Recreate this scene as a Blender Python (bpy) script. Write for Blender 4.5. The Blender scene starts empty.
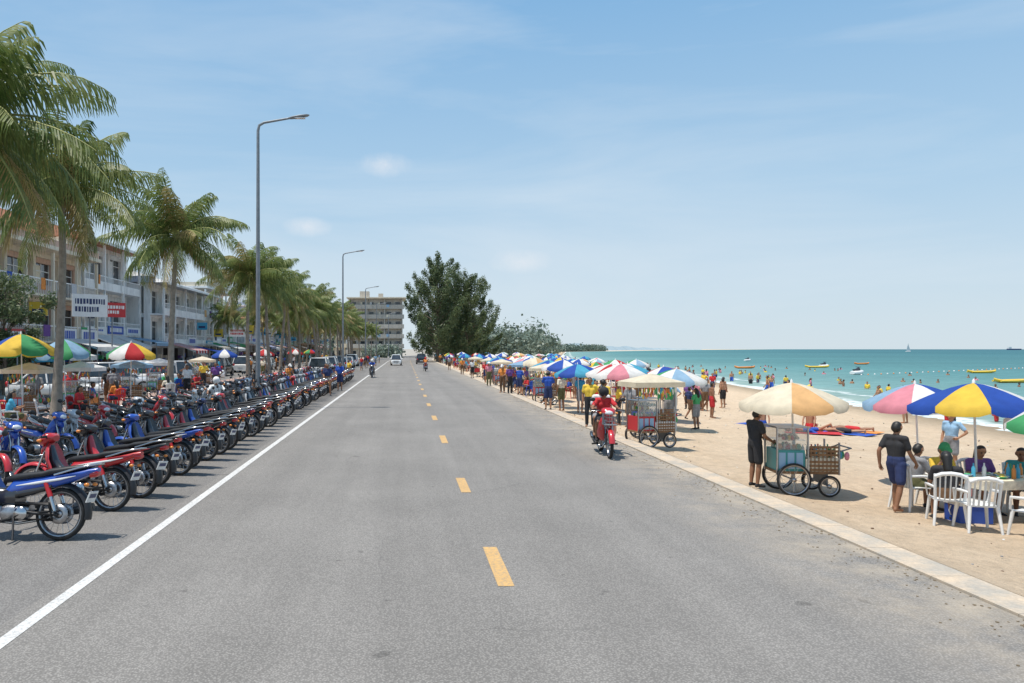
import bpy, math, random
import numpy as np
from mathutils import Vector, Matrix
from mathutils import noise as mn
R = random.Random(11)
scene = bpy.context.scene
pi = math.pi
V = Vector

# ------------------------------------------------------------------ materials
def newmat(name):
    m = bpy.data.materials.new(name); m.use_nodes = True
    nt = m.node_tree
    return m, nt, nt.nodes["Principled BSDF"]

def mixc(nt, fac, a, b, blend='MIX'):
    n = nt.nodes.new("ShaderNodeMix"); n.data_type = 'RGBA'; n.blend_type = blend
    for i, s in ((0, fac), (6, a), (7, b)):
        if hasattr(s, 'is_linked') or hasattr(s, 'links'):
            nt.links.new(s, n.inputs[i])
        elif i == 0: n.inputs[0].default_value = s
        else: n.inputs[i].default_value = (s[0], s[1], s[2], 1)
    return n.outputs[2]

def noise_tex(nt, vec, scale, detail=5, rough=.6):
    n = nt.nodes.new("ShaderNodeTexNoise"); n.inputs['Scale'].default_value = scale
    n.inputs['Detail'].default_value = detail; n.inputs['Roughness'].default_value = rough
    nt.links.new(vec, n.inputs['Vector']); return n.outputs['Fac']

def ramp(nt, fac, stops):
    n = nt.nodes.new("ShaderNodeValToRGB"); e = n.color_ramp.elements
    while len(e) < len(stops): e.new(0.5)
    for el, (p, c) in zip(e, stops):
        el.position = p
        el.color = (c, c, c, 1) if not isinstance(c, (tuple, list)) else (c[0], c[1], c[2], 1)
    nt.links.new(fac, n.inputs[0]); return n.outputs[0]

def mathn(nt, op, a, b=None, c=None):
    n = nt.nodes.new("ShaderNodeMath"); n.operation = op
    for i, s in enumerate((a, b, c)):
        if s is None: continue
        if isinstance(s, (int, float)): n.inputs[i].default_value = s
        else: nt.links.new(s, n.inputs[i])
    return n.outputs[0]

def bumpn(nt, h, strength, dist, p):
    b = nt.nodes.new("ShaderNodeBump"); b.inputs['Strength'].default_value = strength
    b.inputs['Distance'].default_value = dist
    nt.links.new(h, b.inputs['Height']); nt.links.new(b.outputs[0], p.inputs['Normal'])

def M(name, col, rough=.6, metal=0., var=.15, scale=6., bump=0., coord='Object', coat=0., trans=0., alpha=1.):
    m, nt, p = newmat(name)
    tc = nt.nodes.new("ShaderNodeTexCoord")
    if coord == 'World':
        g = nt.nodes.new("ShaderNodeNewGeometry"); vec = g.outputs['Position']
    else: vec = tc.outputs['Object']
    nz = noise_tex(nt, vec, scale)
    r = ramp(nt, nz, [(.3, 0.), (.7, 1.)])
    a = [max(0, c * (1 - var)) for c in col]; b = [min(1, c * (1 + var)) for c in col]
    c = mixc(nt, r, a, b)
    nt.links.new(c, p.inputs['Base Color'])
    p.inputs['Roughness'].default_value = rough; p.inputs['Metallic'].default_value = metal
    p.inputs['Coat Weight'].default_value = coat
    if coat: p.inputs['Coat Roughness'].default_value = .06
    if bump: bumpn(nt, nz, bump, .02, p)
    if trans:
        t = nt.nodes.new("ShaderNodeBsdfTranslucent"); nt.links.new(c, t.inputs[0])
        mx = nt.nodes.new("ShaderNodeMixShader"); mx.inputs[0].default_value = trans
        nt.links.new(p.outputs[0], mx.inputs[1]); nt.links.new(t.outputs[0], mx.inputs[2])
        nt.links.new(mx.outputs[0], nt.nodes["Material Output"].inputs[0])
    return m

C = dict(red=(.52, .025, .03), blue=(.02, .08, .4), yellow=(.8, .54, .06), green=(.06, .34, .13),
         white=(.78, .78, .76), orange=(.72, .25, .05), pink=(.7, .26, .32), cyan=(.07, .38, .56),
         cream=(.78, .7, .54), purple=(.16, .07, .26), black=(.025, .025, .028), navy=(.025, .04, .12),
         grey=(.25, .25, .26), lightblue=(.28, .45, .62), teal=(.04, .28, .28), olive=(.12, .12, .05), brown=(.15, .08, .04), peach=(.75, .45, .2), silver=(.5, .52, .54))
CLOTH = {k: M("cloth_" + k, v, .85, var=.2, scale=14, bump=.2) for k, v in C.items()}
CANV = {k: M("canvas_" + k, v, .75, var=.15, scale=3, trans=.35) for k, v in C.items()}
PAINT = {k: M("gloss_paint_" + k, v, .3, var=.06, scale=3, coat=.8) for k, v in C.items()}
PLAST = {k: M("plastic_" + k, v, .4, var=.06, scale=4) for k, v in C.items()}
SKIN = [M("skin_tan", (.4, .2, .11), .55, var=.08), M("skin_brown", (.27, .13, .07), .55, var=.08), M("skin_fair", (.5, .28, .18), .55, var=.08)]
HAIR = M("hair_black", (.014, .012, .01), .5)
rubber = M("rubber", (.02, .02, .02), .8, var=.3, scale=20)
blackpl = M("black_plastic", (.02, .02, .022), .45)
seatm = M("seat_vinyl", (.018, .018, .02), .5, var=.3, scale=12)
chrome = M("chrome", (.6, .6, .6), .18, 1., var=.1)
alum = M("aluminium", (.42, .42, .43), .38, 1., var=.2, scale=15)
steel = M("galvanised_steel", (.22, .24, .26), .55, .3, var=.15)
redlens = M("red_lens", (.5, .01, .01), .15, coat=1.)
amber = M("amber_lens", (.8, .25, .02), .2, coat=1.)
headl = M("headlamp_glass", (.75, .77, .78), .1, coat=1.)
plate = M("licence_plate", (.7, .7, .68), .5)
glassd = M("dark_glass", (.035, .045, .055), .08, var=.4, scale=2, coat=.5)
woodm = M("wood", (.24, .13, .06), .7, var=.3, scale=9)
concrete = M("concrete", (.42, .4, .36), .85, var=.15, scale=2, bump=.2)

# ------------------------------------------------------------------ builder
class B:
    def __init__(s): s.v = []; s.f = []; s.m = []; s.s = []; s.mats = []
    def mi(s, mat):
        if mat not in s.mats: s.mats.append(mat)
        return s.mats.index(mat)
    def add(s, vs, fs, mat, smooth=False):
        o = len(s.v); s.v += [tuple(p) for p in vs]; k = s.mi(mat)
        for f in fs: s.f.append(tuple(i + o for i in f)); s.m.append(k); s.s.append(smooth)
    def box(s, x0, x1, y0, y1, z0, z1, mat):
        s.add([(x0,y0,z0),(x1,y0,z0),(x1,y1,z0),(x0,y1,z0),(x0,y0,z1),(x1,y0,z1),(x1,y1,z1),(x0,y1,z1)],
              [(3,2,1,0),(4,5,6,7),(0,1,5,4),(1,2,6,5),(2,3,7,6),(3,0,4,7)], mat)
    def cbox(s, c, d, mat, rot=None):
        pts = []
        for z in (-1, 1):
            for x, y in ((-1,-1),(1,-1),(1,1),(-1,1)):
                p = V((x*d[0]/2, y*d[1]/2, z*d[2]/2))
                if rot is not None: p = rot @ p
                pts.append(p + V(c))
        s.add(pts, [(3,2,1,0),(4,5,6,7),(0,1,5,4),(1,2,6,5),(2,3,7,6),(3,0,4,7)], mat)
    def loft(s, secs, mat, smooth=True, caps=True):
        n = len(secs[0]); vs = [p for q in secs for p in q]; fs = []
        for i in range(len(secs) - 1):
            for j in range(n):
                k = (j + 1) % n
                fs.append((i*n+j, i*n+k, (i+1)*n+k, (i+1)*n+j))
        s.add(vs, fs, mat, smooth)
        if caps:
            s.add(secs[0], [tuple(range(n))[::-1]], mat); s.add(secs[-1], [tuple(range(n))], mat)
    def tube(s, pts, rads, mat, n=8, smooth=True, caps=True, flat=1.):
        pts = [V(p) for p in pts]
        if not isinstance(rads, (list, tuple)): rads = [rads] * len(pts)
        d = pts[-1] - pts[0]; ad = [abs(c) for c in d]; k = ad.index(min(ad))
        ref = V((0, 0, 0)); ref[k] = 1
        secs = []
        for i, p in enumerate(pts):
            t = (pts[min(i+1, len(pts)-1)] - pts[max(i-1, 0)]).normalized()
            u = t.cross(ref)
            if u.length < 1e-4: u = t.orthogonal()
            u.normalize(); w = t.cross(u)
            secs.append([p + (u*math.cos(2*pi*j/n) + w*math.sin(2*pi*j/n)*flat) * rads[i] for j in range(n)])
        s.loft(secs, mat, smooth, caps)
    def lathe(s, c, prof, mat, axis='Z', n=16, a0=0., a1=2*pi, smooth=True):
        c = V(c); full = abs(a1 - a0 - 2*pi) < 1e-6; m = n if full else n + 1; vs = []
        for i in range(m):
            a = a0 + (a1-a0)*i/n; ca, sa = math.cos(a), math.sin(a)
            for r, h in prof:
                if axis == 'Z': vs.append(c + V((r*ca, r*sa, h)))
                elif axis == 'Y': vs.append(c + V((r*ca, h, r*sa)))
                else: vs.append(c + V((h, r*ca, r*sa)))
        k = len(prof); fs = []
        for i in range(n):
            i2 = (i+1) % m
            for j in range(k-1): fs.append((i*k+j, i2*k+j, i2*k+j+1, i*k+j+1))
        s.add(vs, fs, mat, smooth)
    def ell(s, c, r, mat, n=10, m=6, smooth=True):
        if not isinstance(r, (list, tuple)): r = (r, r, r)
        vs = []; fs = []
        for i in range(m+1):
            t = pi*i/m
            for j in range(n):
                a = 2*pi*j/n
                vs.append((c[0]+r[0]*math.sin(t)*math.cos(a), c[1]+r[1]*math.sin(t)*math.sin(a), c[2]+r[2]*math.cos(t)))
        for i in range(m):
            for j in range(n):
                k = (j+1) % n; fs.append((i*n+j, (i+1)*n+j, (i+1)*n+k, i*n+k))
        s.add(vs, fs, mat, smooth)
    def mesh(s, name):
        me = bpy.data.meshes.new(name); me.from_pydata(s.v, [], s.f)
        for m in s.mats: me.materials.append(m)
        me.polygons.foreach_set('material_index', s.m); me.polygons.foreach_set('use_smooth', s.s)
        me.update(); return me
    def obj(s, name, parent=None, **k): return place(s.mesh(name), name, parent=parent, **k)

def place(me, name, loc=(0,0,0), rz=0., sc=1., rx=0., ry=0., parent=None):
    o = bpy.data.objects.new(name, me); scene.collection.objects.link(o)
    o.location = loc; o.rotation_euler = (rx, ry, rz)
    o.scale = sc if isinstance(sc, (tuple, list)) else (sc, sc, sc)
    if parent: o.parent = parent
    return o
def empty(name, loc=(0,0,0)):
    e = bpy.data.objects.new(name, None); scene.collection.objects.link(e); e.location = loc; return e

# ------------------------------------------------------------------ layout curves
def bend(y):
    if y < 150: return 0.
    if y < 300: return .0006*(y-150)**2
    return 13.5 + .18*(y-300)
KERB_IN, KERB_OUT = 5.95, 6.45
SH = [(-60, 22), (0, 24.5), (30, 26), (86, 34), (166, 44), (333, 70), (900, 195), (3000, 1150), (9000, 4500)]
def shore(y):
    for (a, b), (c, d) in zip(SH, SH[1:]):
        if y <= c: return b + (d-b)*(y-a)/(c-a)
    return SH[-1][1]
SEA = -0.95
def sandz(x, y):
    k = KERB_OUT + bend(y); s = shore(y)
    if x <= k: return 0.
    d = x - k
    z = -.25*min(1, d/.8) if d < .8 else -.25
    t = (x-k-.8)/(s-k-.8)
    if t > 0: z -= .70*t if t < 1 else .70 + .05*(x-s)
    return max(z, -3.)

# ------------------------------------------------------------------ ground sheets
rowsY = [-40,-20,-10,-5] + [i*1. for i in range(0, 60)] + list(range(60, 200, 5)) + list(range(200, 400, 20)) + [450,500,600,700,900,1200,1600,2200,3000,4500,6500,9000]

def sheet(name, rows, colf, zf, mat, attr=None):
    vs = []; at = []; nc = None
    for y in rows:
        xs = colf(y); nc = len(xs)
        for x in xs: vs.append((x, y, zf(x, y))); at.append(attr(x, y) if attr else 0.)
    fs = []
    for i in range(len(rows)-1):
        for j in range(nc-1): fs.append((i*nc+j, i*nc+j+1, (i+1)*nc+j+1, (i+1)*nc+j))
    me = bpy.data.meshes.new(name); me.from_pydata(vs, [], fs); me.materials.append(mat)
    me.polygons.foreach_set('use_smooth', [True]*len(fs))
    if attr:
        a = me.attributes.new('shore_d', 'FLOAT', 'POINT'); a.data.foreach_set('value', at)
    me.update(); return place(me, name)

def asphalt(name, base, sandy=True):
    m, nt, p = newmat(name)
    g = nt.nodes.new("ShaderNodeNewGeometry"); pos = g.outputs['Position']
    fine = noise_tex(nt, pos, 55, 3, .8)
    vo = nt.nodes.new("ShaderNodeTexVoronoi"); vo.inputs['Scale'].default_value = 48; nt.links.new(pos, vo.inputs['Vector'])
    big = noise_tex(nt, pos, .35, 6, .6)
    mp = nt.nodes.new("ShaderNodeMapping"); mp.inputs['Scale'].default_value = (1.1, .04, 1); nt.links.new(pos, mp.inputs[0])
    streak = noise_tex(nt, mp.outputs[0], 1.0, 4, .6)
    spots = ramp(nt, noise_tex(nt, pos, 3.1, 2, .4), [(.0, .55), (.24, .7), (.265, 1.), (1, 1.)])
    c = mixc(nt, ramp(nt, fine, [(.3, 0.), (.72, 1.)]), [b*.6 for b in base], [b*1.35 for b in base])
    c = mixc(nt, .5, c, ramp(nt, vo.outputs['Distance'], [(.1, tuple(b*1.55 for b in base)), (.6, tuple(b*.5 for b in base))]))
    c = mixc(nt, 1., c, ramp(nt, big, [(.3, .88), (.7, 1.09)]), 'MULTIPLY')
    c = mixc(nt, 1., c, ramp(nt, streak, [(.3, .86), (.7, 1.07)]), 'MULTIPLY')
    c = mixc(nt, 1., c, spots, 'MULTIPLY')
    v2 = nt.nodes.new("ShaderNodeTexVoronoi"); v2.feature = 'DISTANCE_TO_EDGE'; v2.inputs['Scale'].default_value = .33
    wp = nt.nodes.new("ShaderNodeMix"); wp.data_type = 'VECTOR'; wp.inputs[0].default_value = .25
    nn = nt.nodes.new("ShaderNodeTexNoise"); nn.inputs['Scale'].default_value = 1.2; nt.links.new(pos, nn.inputs['Vector'])
    nt.links.new(pos, wp.inputs[4]); nt.links.new(nn.outputs['Color'], wp.inputs[5]); nt.links.new(wp.outputs[1], v2.inputs['Vector'])
    cr = ramp(nt, v2.outputs['Distance'], [(0, 1.), (.004, 0.)])
    crm = mixc(nt, 1., cr, ramp(nt, noise_tex(nt, pos, .2, 3), [(.5, 0.), (.62, .45)]), 'MULTIPLY')
    c = mixc(nt, crm, c, [b*.35 for b in base])
    if sandy:
        sx = nt.nodes.new("ShaderNodeSeparateXYZ"); nt.links.new(pos, sx.inputs[0])
        mr = nt.nodes.new("ShaderNodeMapRange"); mr.inputs[1].default_value = 4.0; mr.inputs[2].default_value = 6.2; nt.links.new(sx.outputs[0], mr.inputs[0])
        sn = mathn(nt, 'MULTIPLY', mr.outputs[0], ramp(nt, noise_tex(nt, pos, 1.3, 8, .75), [(.38, 0.), (.68, .9)]))
        c = mixc(nt, sn, c, (.48, .4, .3))
    nt.links.new(c, p.inputs['Base Color']); p.inputs['Roughness'].default_value = .85
    p.inputs['Specular IOR Level'].default_value = .3
    bumpn(nt, fine, .6, .012, p)
    return m
asph = asphalt("asphalt_road", (.268, .252, .232))
asph2 = asphalt("asphalt_parking", (.23, .218, .204), False)

def paint_mat(name, col):
    m, nt, p = newmat(name)
    g = nt.nodes.new("ShaderNodeNewGeometry"); pos = g.outputs['Position']
    w = ramp(nt, noise_tex(nt, pos, 22, 6, .8), [(.4, 1.), (.54, 0.)])
    c = mixc(nt, w, col, [(x*.5 + .1) for x in col])
    c = mixc(nt, 1., c, ramp(nt, noise_tex(nt, pos, 2, 4), [(.3, .85), (.7, 1.)]), 'MULTIPLY')
    nt.links.new(c, p.inputs['Base Color']); p.inputs['Roughness'].default_value = .7
    return m
wpaint = paint_mat("white_road_paint", (.7, .69, .66)); ypaint = paint_mat("yellow_road_paint", (.64, .39, .14))

def sand_mat():
    m, nt, p = newmat("beach_sand")
    g = nt.nodes.new("ShaderNodeNewGeometry"); pos = g.outputs['Position']
    at = nt.nodes.new("ShaderNodeAttribute"); at.attribute_name = 'shore_d'
    n1 = noise_tex(nt, pos, .8, 8, .65); n2 = noise_tex(nt, pos, 5, 6, .7); n3 = noise_tex(nt, pos, 60, 3, .8)
    c = mixc(nt, ramp(nt, n1, [(.3, 0.), (.7, 1.)]), (.66, .5, .34), (.76, .6, .43))
    c = mixc(nt, 1., c, ramp(nt, n2, [(.3, .82), (.6, 1.05)]), 'MULTIPLY')
    c = mixc(nt, 1., c, ramp(nt, n3, [(.3, .85), (.7, 1.08)]), 'MULTIPLY')
    mm = mathn(nt, 'MULTIPLY_ADD', n1, 3., at.outputs['Fac'])
    mr = nt.nodes.new("ShaderNodeMapRange"); mr.inputs[1].default_value = -2.5; mr.inputs[2].default_value = 1.
    nt.links.new(mm, mr.inputs[0])
    c = mixc(nt, mr.outputs[0], c, (.36, .28, .19))
    nt.links.new(c, p.inputs['Base Color']); p.inputs['Roughness'].default_value = .9
    p.inputs['Specular IOR Level'].default_value = .2
    bumpn(nt, mathn(nt, 'MULTIPLY_ADD', n3, .25, n2), 1., .12, p)
    return m
sandm = sand_mat()
def sand_cols(y):
    k = KERB_OUT + bend(y); s = shore(y)
    a = [k-.02, k+.2, k+.8]
    return a + [k+.8+(s-k-.8)*i/60 for i in range(1, 61)] + [s+i for i in (2, 5, 10, 20, 40)]
def sz2(x, y):
    z = sandz(x, y)
    d = x - KERB_OUT - bend(y)
    if d > .3 and y < 80: z += .05*mn.noise(V((x*1.3, y*1.3, 0))) + .03*mn.noise(V((x*3.1, y*3.1, 4)))
    return z + (.028 if d < .1 else 0)
rowsF = [-40,-20,-10,-5] + [i*.5 for i in range(0, 120)] + [y for y in rowsY if y >= 60]
sheet("beach_sand", rowsF, sand_cols, sz2, sandm, lambda x, y: x - shore(y))

soil = M("dry_ground", (.36, .33, .28), .9, var=.2, scale=.3, coord='World')
sheet("ground", rowsY, lambda y: [-6000, -400, -60, KERB_OUT + bend(y)], lambda x, y: -.012, soil)
sheet("road", rowsY[:-6], lambda y: [-3.8+bend(y), 0+bend(y), KERB_IN+bend(y)+.01], lambda x, y: 0., asph)
sheet("parking_lane", rowsY[:-8], lambda y: [-9.2+bend(y), -3.8+bend(y)], lambda x, y: -.0, asph2)
sheet("edge_line_marking", rowsY[:-8], lambda y: [-3.64+bend(y), -3.5+bend(y)], lambda x, y: .0045, wpaint)
b = B()
ds = [(1.9, 3.4), (8.1, 9.7), (13.4, 14.9), (20.4, 22.2)] + [(27+6.6*i, 28.8+6.6*i) for i in range(22)]
for y0, y1 in ds:
    x0 = 1.02 + bend(y0); x1 = 1.02 + bend(y1)
    b.add([(x0, y0, .0045), (x0+.18, y0, .0045), (x1+.18, y1, .0045), (x1, y1, .0045)], [(0, 1, 2, 3)], ypaint)
b.obj("centre_line_marking")
def kerb_mat():
    m, nt, p = newmat("kerb_concrete")
    g = nt.nodes.new("ShaderNodeNewGeometry"); pos = g.outputs['Position']
    c = mixc(nt, ramp(nt, noise_tex(nt, pos, 2, 7, .7), [(.38, 0.), (.6, 1.)]), (.42, .38, .32), (.6, .48, .35))
    c = mixc(nt, 1., c, ramp(nt, noise_tex(nt, pos, 25, 5, .8), [(.3, .75), (.7, 1.1)]), 'MULTIPLY')
    nt.links.new(c, p.inputs['Base Color']); p.inputs['Roughness'].default_value = .9; return m
kerbm = kerb_mat()
b = B(); y = -6.
while y < 400:
    L = 1.2 if y < 60 else 6
    x0 = KERB_IN + bend(y) + .012; x1 = KERB_OUT + bend(y) - .003
    xx0 = KERB_IN + bend(y+L-.02) + .012; xx1 = KERB_OUT + bend(y+L-.02) - .003
    vs = [(x0,y,-.3),(x1,y,-.3),(xx1,y+L-.008,-.3),(xx0,y+L-.008,-.3)]
    vt = [(p[0]+(.01 if i in (0,3) else -.01), p[1], .024) for i, p in enumerate(vs)]
    b.add(vs+vt, [(4,5,6,7),(0,1,5,4),(1,2,6,5),(2,3,7,6),(3,0,4,7)], kerbm)
    y += L
b.obj("kerb")
def paver_mat():
    m, nt, p = newmat("red_pavers")
    g = nt.nodes.new("ShaderNodeNewGeometry"); pos = g.outputs['Position']
    br = nt.nodes.new("ShaderNodeTexBrick"); br.inputs['Scale'].default_value = 2.5
    br.inputs['Color1'].default_value = (.44, .27, .22, 1); br.inputs['Color2'].default_value = (.5, .35, .29, 1)
    br.inputs['Mortar'].default_value = (.3, .25, .21, 1); nt.links.new(pos, br.inputs['Vector'])
    c = mixc(nt, 1., br.outputs[0], ramp(nt, noise_tex(nt, pos, .8, 5), [(.3, .75), (.7, 1.1)]), 'MULTIPLY')
    nt.links.new(c, p.inputs['Base Color']); p.inputs['Roughness'].default_value = .85
    return m
paver = paver_mat()
b = B(); b.box(-14.5, -9.2, -5, 200, -.1, .12, paver); b.box(-9.2, -9.02, -5, 200, -.1, .135, kerbm); b.obj("sidewalk")
sheet("service_road", [-5, 50, 100, 200], lambda y: [-21, -14.5], lambda x, y: .0, asph2)
b = B(); b.box(-60, -21, -5, 200, -.1, .15, concrete); b.obj("shopfront_pavement")

def sea_mat():
    m, nt, p = newmat("sea_water")
    g = nt.nodes.new("ShaderNodeNewGeometry"); pos = g.outputs['Position']
    at = nt.nodes.new("ShaderNodeAttribute"); at.attribute_name = 'shore_d'
    mp = nt.nodes.new("ShaderNodeMapping"); mp.inputs['Scale'].default_value = (.35, 1., 1); nt.links.new(pos, mp.inputs[0])
    w1 = noise_tex(nt, mp.outputs[0], 1.1, 6, .65); w2 = noise_tex(nt, mp.outputs[0], .12, 4, .6); w3 = noise_tex(nt, mp.outputs[0], .01, 4, .6)
    a = mathn(nt, 'MAXIMUM', mathn(nt, 'MULTIPLY_ADD', w2, 14., at.outputs['Fac']), 1.)
    dv = mathn(nt, 'DIVIDE', mathn(nt, 'LOGARITHM', a, 10.), 3.8)
    c = ramp(nt, dv, [(.18, (.36, .42, .36)), (.31, (.19, .33, .31)), (.45, (.095, .235, .235)), (.68, (.05, .16, .18)), (.95, (.045, .125, .16))])
    c = mixc(nt, 1., c, ramp(nt, w1, [(.3, .66), (.7, 1.17)]), 'MULTIPLY')
    c = mixc(nt, 1., c, ramp(nt, w3, [(.35, .85), (.65, 1.12)]), 'MULTIPLY')
    sn = mathn(nt, 'MULTIPLY_ADD', w2, 5., at.outputs['Fac'])
    mr = nt.nodes.new("ShaderNodeMapRange"); mr.inputs[2].default_value = 12.; nt.links.new(sn, mr.inputs[0])
    band = ramp(nt, mr.outputs[0], [(.15, 0.), (.19, 1.), (.3, .9), (.36, 0.), (.55, 0.), (.6, .8), (.66, 0.)])
    brk = ramp(nt, noise_tex(nt, pos, 1.6, 5, .7), [(.38, 0.), (.52, 1.)])
    c = mixc(nt, mixc(nt, 1., band, brk, 'MULTIPLY'), c, (.78, .8, .78))
    caps = mixc(nt, 1., ramp(nt, noise_tex(nt, mp.outputs[0], .9, 7, .75), [(.66, 0.), (.7, .6)]), ramp(nt, w2, [(.45, 0.), (.6, 1.)]), 'MULTIPLY')
    c = mixc(nt, caps, c, (.7, .75, .75))
    df = nt.nodes.new("ShaderNodeBsdfDiffuse"); nt.links.new(c, df.inputs[0])
    gl = nt.nodes.new("ShaderNodeBsdfGlossy"); gl.inputs['Roughness'].default_value = .25; gl.inputs[0].default_value = (.8, .9, .95, 1)
    bp = nt.nodes.new("ShaderNodeBump"); bp.inputs['Strength'].default_value = .8; bp.inputs['Distance'].default_value = .25
    nt.links.new(w1, bp.inputs['Height']); nt.links.new(bp.outputs[0], gl.inputs['Normal']); nt.links.new(bp.outputs[0], df.inputs['Normal'])
    ms = nt.nodes.new("ShaderNodeMixShader"); ms.inputs[0].default_value = .13
    nt.links.new(df.outputs[0], ms.inputs[1]); nt.links.new(gl.outputs[0], ms.inputs[2])
    nt.links.new(ms.outputs[0], nt.nodes["Material Output"].inputs[0])
    return m
DD = [-3, 0, 2, 5, 9, 14, 20, 30, 50, 80, 140, 250, 500, 1000, 2500, 6000, 12000]
sheet("sea", rowsY, lambda y: [shore(y)+d for d in DD], lambda x, y: SEA, sea_mat(), lambda x, y: x - shore(y))

# ------------------------------------------------------------------ foliage
def leafmat(name, a, b_, sc=.6, trans=.3):
    m, nt, p = newmat(name)
    tc = nt.nodes.new("ShaderNodeTexCoord"); n1 = noise_tex(nt, tc.outputs['Object'], sc, 3)
    n2 = noise_tex(nt, tc.outputs['Object'], 6, 2)
    c = mixc(nt, ramp(nt, n1, [(.35, 0.), (.65, 1.)]), a, b_)
    c = mixc(nt, 1., c, ramp(nt, n2, [(.3, .7), (.7, 1.25)]), 'MULTIPLY')
    nt.links.new(c, p.inputs['Base Color']); p.inputs['Roughness'].default_value = .5
    t = nt.nodes.new("ShaderNodeBsdfTranslucent"); nt.links.new(c, t.inputs[0])
    mx = nt.nodes.new("ShaderNodeMixShader"); mx.inputs[0].default_value = trans
    nt.links.new(p.outputs[0], mx.inputs[1]); nt.links.new(t.outputs[0], mx.inputs[2])
    nt.links.new(mx.outputs[0], nt.nodes["Material Output"].inputs[0])
    return m
palmleaf = leafmat("palm_leaf", (.085, .14, .03), (.22, .255, .075), 1.6, .4)
palmdry = leafmat("palm_leaf_dry", (.36, .27, .12), (.3, .27, .1), 1.2, .3)
treeleaf = leafmat("tree_leaf", (.085, .125, .055), (.16, .205, .09), .4, .35)
farleaf = leafmat("haze_tinted_foliage", (.13, .18, .14), (.18, .23, .18), .05, .2)  # atmospheric haze painted in: paler, bluish leaf colours for the far trees
bark = M("bark", (.2, .16, .12), .9, var=.3, scale=8, bump=.6)
palmbark = M("palm_bark", (.27, .235, .19), .9, var=.3, scale=5, bump=.6)
petiole = M("palm_petiole", (.3, .31, .1), .6)

def palm_mesh(seed, H=7.6, FL=3.0, nf=34):
    r = random.Random(seed); b = B()
    lean = V((r.uniform(-.5, .5), r.uniform(-.4, .4), 0))
    pts = []; rad = []
    N = 34
    for i in range(N+1):
        t = i/N; pts.append(V((lean.x*t**2+.12*math.sin(t*4+seed), lean.y*t**2, H*t)))
        rad.append(.145*(1-.4*t) + .12*math.exp(-t*14) + (.012 if i % 2 else 0))
    b.tube(pts, rad, palmbark, 9)
    top = pts[-1]
    b.tube([top - V((0,0,.5)), top+V((0,0,.1)), top+V((0,0,.5))], [.12, .2, .05], petiole, 8)
    for k in range(12):
        a = r.uniform(0, 2*pi); b.ell(top+V((.24*math.cos(a), .24*math.sin(a), -.1-r.random()*.35)), (.11, .11, .14), CLOTH['olive'], 7, 5)
    for k in range(nf):
        az = k*2.399 + r.uniform(-.35, .35); u = k/nf
        e = math.radians(84 - 122*u + r.uniform(-12, 12))
        L = FL*r.uniform(.78, 1.15)*(.9 + .15*math.sin(pi*u)); m = palmdry if (u > .9) or r.random() < .06 else palmleaf
        droop = math.radians(r.uniform(50, 105)*(1-.45*u))
        n = 22; p = top + V((0, 0, .1)); pth = [p]; side = V((-math.sin(az), math.cos(az), 0))
        tw = r.uniform(-.9, .9); sw = r.uniform(-.5, .5)
        dirs = []
        for i in range(n):
            t = i/n; ee = max(-1.45, e - droop*t**1.3); a2 = az + sw*t*t
            d = V((math.cos(a2)*math.cos(ee), math.sin(a2)*math.cos(ee), math.sin(ee)))
            dirs.append(d); p = p + d*L/n; pth.append(p)
        dirs.append(dirs[-1])
        b.tube(pth[::3]+[pth[-1]], [.035*(1-i/8.5)+.005 for i in range(len(pth[::3])+1)], petiole, 4, caps=False)
        for i in range(3, n+1):
            for h in (0, .5):
                if i == n and h: continue
                if r.random() < .06: continue
                t = (i+h)/n; q = pth[i].lerp(pth[min(i+1, n)], h); d = dirs[i]
                up = side.cross(d)
                for sgn in (-1, 1):
                    l = (.25 + .62*math.sin(pi*min(1, t*.93+.05))**.8)*FL/3.0*r.uniform(.75, 1.15)
                    sd = (side*sgn*(.75) + d*(.45+.5*t) + V((0,0,-.3-.35*r.random())) + up*(.2+tw*sgn*.4)).normalized()
                    s2 = (sd + V((r.uniform(-.15,.15), r.uniform(-.15,.15), -.8-.9*r.random()))).normalized()
                    w = d*.019*FL/3
                    a = q; c = q + sd*l*.5; e2 = c + s2*l*.6
                    b.add([a-w, a+w, c+w*1.4, c-w*1.4, e2+w*.2, e2-w*.2], [(0,1,2,3), (3,2,4,5)], m)
    return b.mesh("palm_tree")
palms = [palm_mesh(s, FL=f, nf=n) for s, f, n in ((1, 3.35, 42), (5, 3.2, 38), (9, 3.5, 44), (14, 3.1, 34))]
PP = [(-11.0, 18.4, 2, 1.07), (-10.9, 23.3, 1, 1.0), (-11.1, 35., 0, 1.03), (-10.8, 51, 2, .99), (-10.9, 59, 1, 1.02)]
yy = 65.
while yy < 170: PP.append((-10.8+R.uniform(-.6, .6), yy, R.randint(0, 3), R.uniform(.84, 1.1))); yy += R.uniform(5., 7.5)
for i, (x, y, k, s) in enumerate(PP):
    place(palms[k], "palm_tree", (x, y, .05), R.uniform(0, 6.28) if i != 1 else 1.0, s)
for x, y, s in ((-23, 112, .85), (-20, 84, .8), (-20.5, 128, .9), (-19, 150, .9), (-14, 74, .78), (-14.2, 90, .8), (-14, 106, .84), (-15, 140, .9), (-14, 122, .8), (-9.6, 180, .95), (-8.8, 192, .9)):
    place(palms[R.randint(0, 3)], "palm_tree", (x, y, .1), R.uniform(0, 6), s)

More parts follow.
